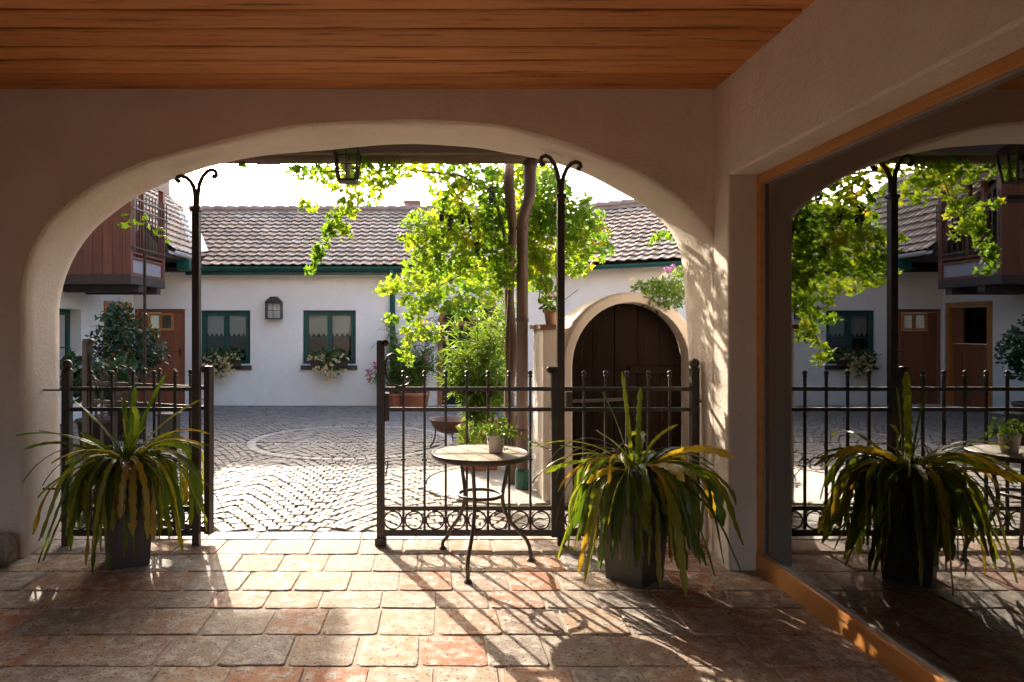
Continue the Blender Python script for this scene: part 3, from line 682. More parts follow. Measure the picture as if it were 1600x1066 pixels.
for z in (2.402,2.662,2.74): MB().box((Xb-.085,Yb0+.089,z),(Xb-.01,Yb1-.091,z+.036)).build('rail', M['balcony'], balo)
for z in (2.84,3.46,3.62): MB().bar((Xb+.03,Yb0-.02,z),(Xb+.03,Yb1+.02,z),.022).build('iron_rail', M['iron'], balo)
for k in range(12):
    y = Yb0 + .02 + (Yb1-Yb0-.04)*k/11; MB().bar((Xb+.03,y,2.78),(Xb+.03,y,3.74),.014).build('iron_bar', M['iron'], balo)
for y in (Yb0+.3,Yb0+.62,Yb0+.95): MB().box((Xb-.3,y,2.401),(Xb-.23,y+.07,5.0)).build('timber_stud', M['balcony'], balo)
for k in range(9):
    y = Yb0 + (Yb1+.2-Yb0)*k/9; MB().box((Xb-.02,y+.003,3.95),(Xb+.002,y+(Yb1+.2-Yb0)/9-.003,5.02)).build('shade_board', M['balcony'], balo)  # boards out of view, added to cast the left floor shadow
MB().box((XL,Yb0+.04,3.53),(Xb-.09,Yb0+.1,3.6)).build('top_rail', M['beam'], balo)
mb = MB(); mb.prism([(-4.45,5.03),(XL-1.6,5.2),(XL-1.6,5.34),(-4.45,5.13)], (0,5.0,0), (1,0,0), (0,0,1), (0,8.05,0)); mb.build('shade_roof', M['rooftile'], sh)  # unseen slab, added and kept flat so its edge shades the floor

# ------------------------------------------------------------------ wrought iron gate and fence
YG = 4.77
def xg(u): return (u-CU)/F*YG
class Fr:                                              # local frame along a panel
    def __init__(s, o, d): s.o = V(o); s.d = V(d).normalized(); s.n = V((-s.d.y, s.d.x, 0))
    def p(s, a, z, q=0): return s.o + s.d*a + s.n*q + V((0,0,z))
def rail(fr, th, a, b, z, h=.028, w_=.02, name='rail'): MB().rbox((fr.p(a,z)+fr.p(b,z))/2, fr.d*((b-a)/2), fr.n*(w_/2), V((0,0,h/2))).build(name, M['iron'], th, bevel=.002)
def upright(fr, th, a, z0, z1, w_, name): return MB().rbox((fr.p(a,z0)+fr.p(a,z1))/2, fr.d*(w_/2), fr.n*(w_/2), V((0,0,(z1-z0)/2))).build(name, M['iron'], th, bevel=.002)
def bars(fr, th, ss, knob=True):
    for s in ss:
        o = upright(fr, th, s, .1, 1.2, .017, 'bar')
        MB().ball(fr.p(s,1.222), .0175, 10, 6).lathe([(.012,0),(.016,.008),(.012,.016)], fr.p(s,1.19), 10).build('finial', M['iron'], o, True)
        MB().rbox(fr.p(s,.61), fr.d*.017, fr.n*.017, V((0,0,.006))).build('collar', M['iron'], o)
def rings(fr, th, cs, r=.063):
    for c in cs:
        q = fr.p(c,.177); MB().tube([q + fr.d*(r*math.cos(t)) + V((0,0,r*math.sin(t))) for t in [2*math.pi*k/28 for k in range(29)]], .0065, 6, False).build('ring', M['iron'], th, True)
def rails4(fr, th, a, b):
    rail(fr, th, a, b, 1.108); rail(fr, th, a, b, .963); rail(fr, th, a, b, .262, .03); rail(fr, th, a, b, .088, .045)
def arc(fr, c, r, t0, t1, n_=16, grow=0): return [fr.p(c[0] + (r+grow*k/n_)*math.cos(t0+(t1-t0)*k/n_), c[1] + (r+grow*k/n_)*math.sin(t0+(t1-t0)*k/n_)) for k in range(n_+1)]
def curl_top(fr, po, a, z, side, w_=.05):               # rolled end of a post
    pts = [fr.p(a + side*(.0 - .02*math.cos(t)) , z + .026*math.sin(t)) for t in [k*math.pi/8 for k in range(9)]]
    MB().rbox(fr.p(a, z+.004), fr.d*(w_/2), fr.n*(w_/2-.002), V((0,0,.012))).add([], []).build('post_cap', M['iron'], po, bevel=.006)
    mb = MB(); q = fr.p(a + side*w_*.62, z-.006); mb.tube([q - fr.n*(w_/2), q + fr.n*(w_/2)], .024, 12); mb.build('curl', M['iron'], po, True)
def tall_post(fr, th, a, zp, ztl, ztr, z_arm):
    o = upright(fr, th, a, 0, zp, .05, 'tall_post')
    MB().rbox(fr.p(a,zp+.012), fr.d*.034, fr.n*.034, V((0,0,.012))).build('collar', M['iron'], o, bevel=.003)
    MB().rbox(fr.p(a,(zp+.024+z_arm)/2), fr.d*.02, fr.n*.02, V((0,0,(z_arm-zp-.024)/2))).build('neck', M['iron'], o, bevel=.003)
    for sd_, zt_ in ((-1,ztl),(1,ztr)):
        h = zt_ - z_arm; pr = [(.010,-.06),(.012,.0),(.02,.35),(.042,.68),(.075,.92),(.108,1.0),(.135,.93),(.142,.78),(.128,.68),(.113,.72)]
        MB().tube([fr.p(a + sd_*x, z_arm + (z if z < 0 else z*h)) for x, z in pr], [.015,.016,.016,.015,.015,.015,.015,.017,.019,.015], 8).build('scroll', M['iron'], o, True)
# left fixed panel
fr = Fr((xg(105),YG,0), (1,0,0)); LP = xg(307)-xg(105)
lf = thing('fence_panel', 'short black iron fence panel with tall scroll post behind left planter', 'fence', (xg(105),YG,0), 'fixed iron fence panels')
upright(fr, lf, 0, 0, 1.235, .055, 'end_post'); MB().lathe([(.036,0),(.036,.012),(.02,.02)], fr.p(0,1.235), 14).ball(fr.p(0,1.28), .036, 14, 8).build('ball_finial', M['iron'], lf, True)
tall_post(fr, lf, LP, 2.37, 2.62, 2.665, 2.50)
rails4(fr, lf, .028, LP-.026); bars(fr, lf, [.168+.15*k for k in range(5)]); rings(fr, lf, [.095+.15*k for k in range(6)])
for z in (1.1,.4): MB().bar(fr.p(-.028,z), fr.p(-.19,z-.0), .012).build('wall_anchor', M['iron'], lf)
# right fixed panel
fr = Fr((xg(876),YG,0), (1,0,0)); LP = xg(1085)-xg(876)
rfp = thing('fence_panel', 'short black iron fence panel with tall scroll post before the cellar door', 'fence', (xg(876),YG,0), 'fixed iron fence panels')
tall_post(fr, rfp, 0, 2.46, 2.765, 2.72, 2.56); LPp = LP
upright(fr, rfp, LP, 0, 1.245, .055, 'end_post'); MB().lathe([(.036,0),(.036,.012),(.02,.02)], fr.p(LP,1.245), 14).ball(fr.p(LP,1.29), .036, 14, 8).build('ball_finial', M['iron'], rfp, True)
rails4(fr, rfp, .026, LP-.028); bars(fr, rfp, [.166+.152*k for k in range(5)]); rings(fr, rfp, [.095+.152*k for k in range(6)])
MB().bar(fr.p(LP+.028,1.02), fr.p(LP+.09,1.02), .012).build('wall_anchor', M['iron'], rfp)
# gate leaves: s = 0 at the hinge, s = LG at the latch
LG = xg(866.5) - xg(595)
def leaf(name, label, o, d, hz):
    fr = Fr(o, d); th = thing(name, label, 'gate', o, 'leaves of the iron gate')
    hp = upright(fr, th, 0, .06, 1.25, .05, 'hinge_post'); curl_top(fr, hp, 0, 1.25, 1 if hz else 1)
    lp = upright(fr, th, LG, .0, 1.44, .055, 'latch_post'); curl_top(fr, lp, LG, 1.44, -1, .055)
    MB().rbox(fr.p(LG,.03), fr.d*.04, fr.n*.04, V((0,0,.03))).build('drop_bolt_foot', M['iron'], lp, bevel=.006)
    MB().rbox(fr.p(LG-.045,.98), fr.d*.016, fr.n*.02, V((0,0,.1))).build('lock_case', M['iron'], lp, bevel=.003)
    rails4(fr, th, .026, LG-.028); bars(fr, th, [LG-.161-.15*k for k in range(7)]); rings(fr, th, [LG-.161+.075-.15*k for k in range(8)])
    big = arc(fr, (LG-.125,1.28), .105, R(118), R(-62)+0, 4)
    pts = [fr.p(LG-x, z) for x, z in [(.105,1.335),(.098,1.352),(.078,1.357),(.05,1.34),(.034,1.30),(.03,1.26),(.036,1.215),(.056,1.168),(.09,1.135),(.13,1.124),(.17,1.128),(.20,1.145),(.212,1.168),(.205,1.187),(.188,1.187),(.182,1.172)]]
    MB().tube(pts, [.008]*14+[.01,.009], 8).build('scroll', M['iron'], th, True)
    MB().tube([fr.p(LG-.03,.58),fr.p(LG-.045,.60),fr.p(LG-.05,.57),fr.p(LG-.042,.53),fr.p(LG-.036,.49)], .006, 6).build('pull_hook', M['iron'], th, True)
    return th
leaf('gate_leaf', 'closed iron gate leaf behind the bistro table', (xg(866.5),YG,0), (-1,0,0), 0)
hx = V((-1.63,4.84,0)); lx_ = V((-2.80,5.35,0))
leaf('gate_leaf', 'open iron gate leaf swung back into the courtyard on the left', hx, lx_-hx, 1)

# ------------------------------------------------------------------ leaves and plants
def grape_leaf():
    pr = []
    for k in range(15):
        t = 2*math.pi*k/15; r = .5*(.72 + .28*math.cos(5*t*1.0)) * (1.0 if k else .55)
        pr.append((r*math.sin(t), -r*math.cos(t)+.1, -.22*abs(math.sin(t))*r*2 - .5*max(0, -r*math.cos(t)*-1-.2)**2 + .05*math.sin(k*2.4)))
    return [(0,.02,.03)] + pr, [(0, i+1, (i+1) % 15 + 1) for i in range(15)]
def lance_leaf(w_=.13):
    vs = [(0,0,0),(-w_/2,.35,.03),(0,.4,0),(w_/2,.35,.03),(-w_*.38,.7,.01),(0,.72,-.03),(w_*.38,.7,.01),(0,1,-.1)]
    return vs, [(0,2,1),(0,3,2),(1,2,5,4),(2,3,6,5),(4,5,7),(5,6,7)]
def oval_leaf(w_=.5):
    vs = [(0,0,0),(-w_/2,.4,.05),(0,.45,-.02),(w_/2,.4,.05),(-w_*.36,.75,.03),(0,.8,-.05),(w_*.36,.75,.03),(0,1,-.08)]
    return vs, [(0,2,1),(0,3,2),(1,2,5,4),(2,3,6,5),(4,5,7),(5,6,7)]
def petal_flower():
    vs = [(0,0,0)]; fs = []
    for k in range(10):
        t = 2*math.pi*k/10; r = .5 if k % 2 == 0 else .26; vs.append((r*math.cos(t), r*math.sin(t), .12 if k % 2 == 0 else .02))
    return vs, [(0, i+1, (i+1) % 10 + 1) for i in range(10)]
GL, LL, OL, PF = grape_leaf(), lance_leaf(), oval_leaf(), petal_flower()
def rot_rand(spread=1.0, up=V((0,0,1))):
    v_ = V((random.gauss(0,1), random.gauss(0,1), random.gauss(0,1))).normalized()
    n_ = (up*(1-spread) + v_*spread).normalized(); q = n_.to_track_quat('Z','Y').to_matrix().to_4x4()
    return q @ Matrix.Rotation(rnd(0,6.28), 4, 'Z')
def put(mb, tpl, p, size, Rm): 
    Mx = Matrix.Translation(p) @ Rm @ Matrix.Scale(size, 4); mb.add([Mx @ V(v) for v in tpl[0]], tpl[1])
def inball():
    while True:
        v_ = V((rnd(-1,1), rnd(-1,1), rnd(-1,1)))
        if v_.length < 1: return v_
def clump(mb, tpl, c, r, n_, size, up=V((0,0,1)), spread=.75, shell=.35):
    c = V(c); r = V(r) if hasattr(r, '__len__') else V((r,r,r))
    for _ in range(n_):
        q = inball(); q = q * (1-shell) + q.normalized() * shell * q.length**.3
        put(mb, tpl, c + V((q.x*r.x, q.y*r.y, q.z*r.z)), size*rnd(.65,1.2), rot_rand(spread, up))
# grape vine
wp = thing('vine_post', 'rough bark-covered timber post carrying the grape vine beside the downpipe', 'post', (P(798,0,6.62).x,6.62,0))
pts = []; xs_ = P(798,0,6.62).x
for k in range(15): pts.append((xs_ + .02*math.sin(k*1.3) + rnd(-.008,.008), 6.62 + .015*math.cos(k*1.7), 3.2*k/14))
MB().tube(pts, [.05+rnd(-.006,.006) for _ in pts], 9).build('trunk', M['bark'], wp, True)
vine = thing('grape_vine', 'backlit grape vine with yellowing leaves and dark grapes hanging in the gateway', 'vine', (xs_-.1,6.6,0))
CL = [(470,268,22,12),(500,268,26,16),(525,282,26,24),(560,270,30,24),(575,300,26,22),(600,272,30,20),(640,264,34,12),(690,266,34,14),(740,268,34,20),(545,318,20,22),(527,345,16,18),(512,368,14,16),(502,392,12,14),(494,412,12,12),(484,426,8,7),(541,365,12,14),
 (480,322,16,8),(700,305,32,36),(745,315,40,44),(780,300,26,44),(770,350,30,40),(690,345,38,34),(725,365,46,38),(660,380,26,24),(690,395,44,34),(745,410,46,40),(665,425,36,28),(700,440,50,30),(645,345,20,16),(640,375,18,10),(760,450,36,28),
 (625,445,30,16),(600,452,22,10),(655,470,30,22),(690,470,30,20),(650,500,16,16),(610,500,14,8),(637,525,9,16),(633,552,9,18),(668,520,22,16),(720,480,26,18),(640,565,7,12),(785,420,20,50),
 (850,280,24,30),(865,320,30,40),(890,350,38,38),(920,370,32,32),(940,385,20,24),(880,400,40,30),(920,345,24,20),(845,420,24,30),(835,370,18,50),(855,455,18,20),(900,420,20,14),(918,312,10,8),(1036,370,12,8),(1024,378,8,6),(842,330,22,40),(376,258,8,5),(818,285,24,36),(820,350,24,46),(822,420,22,40),(800,360,20,50)]
fo = MB(); ind = []
for u, v, ru, rv in CL:
    Y = 6.45 + rnd(-.15,.25) if u < 620 and v < 440 else 6.6 + rnd(-.25,.35)
    if v >= 435 and u < 772: Y = 7.75 + rnd(-.15,.2)
    if u > 812 or (u, v) == (800,360): Y = 6.95 + rnd(-.1,.4)
    if u > 1000: Y = 6.9
    c = P(u, v, Y); k_ = Y/F; n_ = int(ru*rv/(6 if 760 < u < 910 else 8.5)) + 4
    for _ in range(n_):
        q = inball(); p = c + V((q.x*ru*k_*1.05, q.y*min(.34, ru*k_*1.4), q.z*rv*k_*1.05)); sz = rnd(.05,.115)*Y/6.7
        # blades hang from the shoot, tips down, facing mostly outwards
        f = V((rnd(-1,1), rnd(-1.3,.5), rnd(-.1,.9))).normalized(); Rm = f.to_track_quat('Z','Y').to_matrix().to_4x4() @ Matrix.Rotation(rnd(-.9,.9), 4, 'Z')
        ind.append((p, sz, Rm))
random.shuffle(ind); gme = [(lambda m_: (m_.add(*GL), m_.mesh('leaf', M['vine']))[1])(MB())]
for k, (p, sz, Rm) in enumerate(ind):
    if k < 280: inst('leaf', gme[0], Matrix.Translation(p) @ Rm @ Matrix.Scale(sz, 4), vine)
    else: put(fo, GL, p, sz, Rm)
stuff(fo.build('foliage', M['vine'], vine))
def shoot(px, Y, r0, r1): MB().tube([P(u,v,Y+rnd(-.05,.05)) for u, v in px], [r0+(r1-r0)*i/(len(px)-1) for i in range(len(px))], 6).build('shoot', M['stem'], vine, True)
shoot([(797,640),(792,540),(797,440),(785,350),(770,300),(720,275),(640,265),(560,268),(500,268),(455,268)], 6.52, .022, .005)
shoot([(560,268),(545,310),(525,350),(505,390),(484,426)], 6.45, .006, .002)
MB().tube([P(790,330,6.6), P(775,370,7.0), P(740,420,7.5), P(690,445,7.7), P(650,450,7.75), P(595,450,7.75)], [.012,.01,.009,.007,.005,.003], 6).build('shoot', M['stem'], vine, True); shoot([(690,445),(655,490),(640,540),(637,572)], 7.75, .006, .002)
shoot([(800,330),(840,330),(890,350),(940,385)], 6.9, .012, .004); shoot([(842,470),(850,400),(862,340)], 6.9, .005, .003)
for u, v in ((702,345),(722,333),(736,345),(746,385),(690,330),(768,300)):
    c = P(u,v,6.35+rnd(-.05,.1)); mb = MB()
    for _ in range(38):
        t = random.random(); a = rnd(0,6.28); r = .045*(1-t*.75)*rnd(.4,1); mb.ball(c + V((r*math.cos(a), r*math.sin(a), .05-.15*t)), .0115, 6, 4)
    mb.build('grape_bunch', M['grape'], vine, True)

# leaf cactus planters
def strap(path, w_, side0, twist=0, notch=True):
    n_ = len(path); mb = MB(); vs = []
    for i, p in enumerate(path):
        t = (path[min(i+1,n_-1)] - path[max(i-1,0)]).normalized(); s = (side0 - t*side0.dot(t)).normalized()
        s = Matrix.Rotation(twist*i/n_, 3, t) @ s; up = t.cross(s); f = i/(n_-1)
        ww = w_*min(1, .28+f*5)*(1 if f < .9 else max(.25, math.sqrt(max(0,1-((f-.9)/.1)**2)))); 
        if notch: ww *= (1.0, .70, 1.1)[i % 3]
        vs += [p - s*ww/2 + up*.004, p - up*.003, p + s*ww/2 + up*.004]
    return mb.add(vs, [(i*3+j, i*3+j+1, (i+1)*3+j+1, (i+1)*3+j) for i in range(n_-1) for j in (0,1)])
def arcpath(c, az, e0, e1, L, n_=24, wob=.15, pw=1.0, knee=1.0):
    p = V(c); out = [p.copy()]; a = az
    for i in range(n_-1):
        f = (i+.5)/(n_-1); e = e0 + (e1-e0)*(min(1, f/knee)**pw); a += rnd(-wob,wob)/n_*2
        p = p + V((math.cos(e)*math.cos(a), math.cos(e)*math.sin(a), math.sin(e)))*(L/(n_-1)); out.append(p.copy())
    return out
def planter(label, c, rotz, bs, ts, h, special, seed, nleaf):
    random.seed(seed); c = V(c); th = thing('potted_leaf_cactus', label, 'potted plant', c, 'pair of leaf cactus planters')
    mb = MB(); Rz = Matrix.Rotation(rotz, 3, 'Z')
    def sq(s, z): return [c + Rz @ V((x*s/2, y*s/2, z)) for x, y in ((-1,-1),(1,-1),(1,1),(-1,1))]
    L = [sq(bs,0), sq(bs,.01), sq(ts,h), sq(ts-.05,h), sq(ts-.06,h-.05)]
    vs = [p for l in L for p in l]; mb.add(vs, [(3,2,1,0)] + [(r*4+i, r*4+(i+1)%4, (r+1)*4+(i+1)%4, (r+1)*4+i) for r in range(4) for i in range(4)])
    mb.build('pot', M['pot'], th, bevel=.006)
    MB().add(sq(ts-.061,h-.04), [(0,1,2,3)]).build('soil', M['soil'], th)
    top = c + V((0,0,h-.03))
    def add(path, w_, az, tw=0): strap(path, w_, V((-math.sin(az), math.cos(az), 0)), tw).build('leaf', M['cactus'], th, True)
    for k in range(nleaf):
        az = rnd(0,6.283); typ = random.random(); o = top + V((math.cos(az), math.sin(az), 0))*rnd(.0,.13) + V((rnd(-.03,.03),rnd(-.03,.03),0))
        kn = 1.0
        if typ < .84: e0, e1, L_, kn = R(rnd(-5,58)), R(rnd(-95,-66)), rnd(.28,.80), rnd(.3,.8)       # hanging
        elif typ < .97: e0, e1, L_ = R(rnd(25,60)), R(rnd(-70,-20)), rnd(.36,.6)      # arching
        else: e0, e1, L_ = R(rnd(55,80)), R(rnd(10,55)), rnd(.3,.48)
        add(arcpath(o, az, e0, e1, L_, 24, rnd(.5,3.5), rnd(.7,1.2), kn), random.choice((rnd(.016,.03), rnd(.03,.05), rnd(.036,.054))), az + rnd(-.7,.7), rnd(-2.6,2.6))
    for az, e0, e1, L_, w_ in special: 
        az = R(az); add(arcpath(top + V((math.cos(az), math.sin(az), 0))*.03, az, R(e0), R(e1), L_, 24, .1, 1), w_, az, .3)
    st = MB()
    for k in range(14):
        az = rnd(0,6.28); pth = arcpath(top, az, R(rnd(30,70)), R(rnd(-85,-60)), rnd(.5,.9), 12, .8, .8); st = MB().tube(pth, .0032, 5); st.build('dry_stem', M['stem'], th, True)
    return th
gl = G(180,893); planter('dark tapered planter of trailing leaf cactus at the left arch pier', (gl.x,gl.y+.17,0), R(28), .25, .33, .70,
    [(182,38,-12,.74,.042),(176,30,5,.62,.035),(60,75,52,.62,.036),(100,80,60,.5,.035),(20,60,22,.60,.04),(170,62,28,.56,.036),(120,70,50,.45,.035),(-20,45,-20,.62,.036)], 11, 175)
gr_ = G(1005,921); planter('dark tapered planter of trailing leaf cactus beside the big window', (gr_.x,gr_.y+.17,0), R(42), .25, .33, .70,
    [(120,86,78,.60,.045),(40,88,84,.50,.036),(178,48,-25,.66,.045),(186,42,-55,.70,.04),(172,35,0,.45,.045),(150,80,60,.5,.016),(10,40,-40,.55,.04)], 23, 200)

# ------------------------------------------------------------------ bistro table and its pot
tc_ = V((.293,4.38,0)); ZT = .729
tb = thing('bistro_table', 'round iron bistro table with pale mosaic top in front of gate', 'table', tc_)
MB().lathe([(.285,-.012),(.300,-.012),(.300,.0),(.0005,.001)], tc_ + V((0,0,ZT)), 48).build('mosaic_top', M['mosaic'], tb)
MB().lathe([(.292,-.03),(.312,-.03),(.316,-.022),(.316,-.003),(.311,.003),(.301,.003),(.301,-.0005)], tc_ + V((0,0,ZT)), 48, False).build('rim', M['irontable'], tb, True)
MB().lathe([(.29,-.02),(.29,-.014)], tc_ + V((0,0,ZT)), 40).build('underplate', M['irontable'], tb)
MB().tube([tc_ + V((.14*math.cos(t), .14*math.sin(t), .455)) for t in [2*math.pi*k/36 for k in range(37)]], .011, 8, False).build('stretcher_ring', M['irontable'], tb, True)
for u, v in ((692,858),(731,910),(829,876)):
    g = G(u,v); d_ = (g - tc_); d_.z = 0; L_ = d_.length; d_.normalize()
    pr = [(.205,.705),(.195,.66),(.175,.57),(.155,.47),(.152,.42),(.165,.35),(.205,.27),(.26,.205),(.31,.15),(.335,.1),(L_,.05),(L_,.006)]
    pp = catmull([V((a,b)) for a, b in pr], 3)
    lo = MB().tube([tc_ + d_*q[0] + V((0,0,q[1])) for q in pp], .0125, 8).build('leg', M['irontable'], tb, True)
    MB().lathe([(.026,0),(.026,.008),(.014,.02)], tc_ + d_*L_, 12).build('foot', M['irontable'], lo)
pc = V((.394,4.38,ZT+.003)); hp = thing('herb_pot', 'small white ceramic pot with trailing herb on the bistro table', 'potted plant', pc)
MB().lathe([(.045,0),(.047,.004),(.06,.105),(.066,.108),(.066,.118),(.058,.118),(.055,.1)], pc, 24).build('pot', M['whitepot'], hp, True)
MB().lathe([(.055,.098),(.001,.1)], pc, 20).build('soil', M['soil'], hp)
hb = MB(); random.seed(5); clump(hb, OL, pc + V((0,0,.15)), (.10,.10,.06), 170, .034, V((0,-.3,1)), .7)
clump(hb, OL, pc + V((.10,-.01,.13)), (.05,.05,.04), 40, .03)
for k in range(10): put(hb, OL, pc + V((.14+.022*k, -.02, .12-.012*k+rnd(-.01,.01))), .026, rot_rand(.8))
for k in range(7): put(hb, OL, pc + V((.05+rnd(-.01,.01), -.058, .09-.012*k)), .026, rot_rand(.8))
hb.build('foliage', M['herb'], hp)
MB().tube([pc + V((.03,0,.11)), pc + V((.10,-.01,.14)), pc + V((.2,-.02,.09)), pc + V((.36,-.02,.01))], .0025, 5).build('stem', M['stem'], hp, True)

# ------------------------------------------------------------------ yard wall with cellar door
Yw = 5.95; X0w = .955; Dw = .62; zc = 1.53
yw_ = thing('yard_wall', 'thick white yard wall with dark arched cellar door behind right fence', 'wall', (X0w+1,Yw,0))
xd0, xd1 = P(893,0,Yw).x, P(1076,0,Yw).x; cxd = (xd0+xd1)/2; rx = (xd1-xd0)/2; zs, ra = 1.20, P(0,472,Yw).z-1.20
arcp = [(cxd - rx*math.cos(t), zs + ra*math.sin(t)) for t in [math.pi*k/24 for k in range(25)]]
oc = [(cxd - (rx+.10)*math.cos(t), zs + .02 + (ra+.07)*math.sin(t)) for t in [math.pi*k/24 for k in range(25)]]
mb = MB(); body = [(X0w,0),(xd0,0)] + arcp + [(xd1,0),(3.6,0),(3.6,zc)] + [q for q in oc[::-1] if q[1] > zc] + [(X0w,zc)]
mb.prism(body, (0,Yw,0), (1,0,0), (0,0,1), (0,Dw,0)); mb.build('wall', M['wallplaster'], yw_, bevel=.012)
mb = MB(); ringp = [(xd0-.075,0)] + [(cxd - (rx+.075)*math.cos(t), zs + (ra+.075)*math.sin(t)) for t in [math.pi*k/24 for k in range(25)]] + [(xd1+.075,0),(xd1-.004,0)] + [(x, z-.004) for x, z in arcp[::-1]] + [(xd0+.004,0)]
mb.prism(ringp, (0,Yw-.035,0), (1,0,0), (0,0,1), (0,.034,0)); mb.build('arch_surround', M['wallplaster'], yw_, bevel=.008)
x = X0w - .03
while x < xd0-.16:
    MB().box((x,Yw-.03,zc+.002),(min(x+.15,xd0-.1)-.006,Yw+Dw+.03,zc+.045)).build('coping_brick', M['cap'], yw_, bevel=.008); x += .15
x = xd1 + .12
while x < 3.6: MB().box((x,Yw-.03,zc+.002),(x+.144,Yw+Dw+.03,zc+.045)).build('coping_brick', M['cap'], yw_, bevel=.008); x += .15
cd = MB().prism([(x,z) for x, z in [(xd0+.006,0.03)] + [(cxd-(rx-.006)*math.cos(t), zs+(ra-.006)*math.sin(t)) for t in [math.pi*k/20 for k in range(21)]] + [(xd1-.006,.03)]], (0,Yw+.16,0), (1,0,0), (0,0,1), (0,.03,0)).build('cellar_door', M['darkdoor'], yw_)
npl = 5
for k in range(npl):
    a = xd0+.012+(xd1-xd0-.024)*k/npl; b = a+(xd1-xd0-.024)/npl-(.005 if k == 1 else .0025)
    top = []
    for i in range(7):
        x = b + (a-b)*i/6; q = max(0, 1-((x-cxd)/(rx-.01))**2); top.append((x, zs + (ra-.012)*math.sqrt(q)))
    MB().prism([(a,.035),(b,.035)] + top, (0,Yw+.13+rnd(0,.006),0), (1,0,0), (0,0,1), (0,.028,0)).build('plank', M['darkdoor'], cd, bevel=.004)
MB().box((cxd+.02,Yw+.108,1.13),(xd1-.05,Yw+.129,1.2)).build('batten', M['darkdoor'], cd, bevel=.004)
MB().bar((xd0-.03,Yw-.05,.82),(xd0-.03,Yw-.05,.98),.05,.03).bar((xd0-.01,Yw-.05,.9),(xd0+.5,Yw+.11,.9),.012,.03).build('hinge', M['iron'], cd)
# ------------------------------------------------------------------ pots and flowers
def pot(th, c, r0, r1, h, mat, n_=20): MB().lathe([(r0,0),(r0+.004,.005),(r1*.96,h*.8),(r1,h*.82),(r1*1.03,h),(r1*.9,h),(r1*.86,h*.85)], c, n_).build('pot', mat, th, True); MB().lathe([(r1*.87,h*.86),(.001,h*.87)], c, n_).build('soil', M['soil'], th)
def flowers(th, c, r, n_, size, mat, name='blossom', per=6):
    for _ in range(n_):
        q = inball(); p = V(c) + V((q.x*r[0], q.y*r[1], q.z*r[2])); mb = MB()
        for _ in range(per): put(mb, PF, p + V((rnd(-1,1),rnd(-1,1),rnd(-.7,.7)))*size*.6, size*rnd(.7,1.1), rot_rand(.6, V((0,-.7,.5))))
        mb.build(name, mat, th)
random.seed(31)
zt_ = zc + .046
c = V((P(861,0,Yw+.2).x, Yw+.2, zt_)); t_ = thing('geranium_pot', 'terracotta pot of lilac geranium on the end of the yard wall', 'potted plant', c)
pot(t_, c, .045, .065, .13, M['terrapale']); mb = MB(); clump(mb, OL, c + V((0,0,.18)), (.12,.10,.08), 130, .055, V((0,-.3,1)), .6); mb.build('foliage', M['herb'], t_); flowers(t_, c + V((0,-.04,.27)), (.06,.05,.05), 4, .035, M['purple'])
for u, v in ((845,430),(903,453)): MB().tube([c + V((.02,0,.15)), P(u,v,Yw+.2)], .003, 5).build('stem', M['stem'], t_)
c = V((P(1003,0,Yw+.4).x, Yw+.4, zs+ra+.075)); c = V((c.x, Yw+.3, 1.86)); t_ = thing('white_geranium', 'white geranium flowering above the cellar door arch', 'plant', c)
mb = MB(); clump(mb, OL, c + V((.04,0,.06)), (.16,.09,.07), 170, .05, V((0,-.3,1)), .6); mb.build('foliage', M['herb'], t_); flowers(t_, P(993,441,Yw+.35), (.06,.05,.05), 6, .04, M['whitepetal']); flowers(t_, P(1037,432,Yw+.35), (.05,.05,.03), 4, .04, M['whitepetal'])
c = V((P(1042,0,Yw+.35).x, Yw+.36, zc+.046)); t_ = thing('trailing_bush', 'bright green trailing bush on the yard wall beside the arch', 'plant', c)
mb = MB(); clump(mb, OL, P(1038,462,Yw+.02), (.20,.16,.15), 620, .045, V((0,-.4,1)), .65); clump(mb, OL, P(1062,440,Yw+.4), (.10,.1,.16), 120, .05, V((0,-.4,1)), .65); mb.build('foliage', M['herb'], t_); flowers(t_, P(1048,421,Yw+.3), (.05,.04,.05), 5, .035, M['purple']); 
MB().tube([c, P(1045,470,Yw+.3)], .012, 6).build('stem', M['stem'], t_)
# window boxes
for i, ((a, b), o_) in enumerate(zip(wins, ops)):
    u0 = ((350, 543), (516, 546))[i]; xm = P(u0[0],0,YH).x; zb = o_[2]
    c = V((xm, YH-.13, zb-.02)); t_ = thing('window_box', ('window box of cream flowers under the window nearer the plank door','window box of cream flowers under the window right of the wall lantern')[i], 'flower box', c, 'window flower boxes')
    MB().box((xm-.36,YH-.2,zb-.02),(xm+.36,YH-.06,zb+.12)).build('box', M['beam'], t_, bevel=.01)
    mb = MB(); clump(mb, OL, c + V((0,-.05,.22)), (.42,.13,.14), 300, .08, V((0,-.6,1)), .7); clump(mb, OL, c + V((.02,-.1,.0)), (.25,.08,.2), 110, .07, V((0,-.8,.4)), .7); mb.build('foliage', M['boxleaf'], t_)
    flowers(t_, c + V((0,-.14,.18)), (.42,.08,.12), 22, .055, M['cream']); flowers(t_, c + V((.0,-.15,-.04)), (.38,.06,.13), 26, .065, M['cream']); flowers(t_, c + V((.03,-.14,-.22)), (.15,.05,.11), 12, .065, M['cream'])
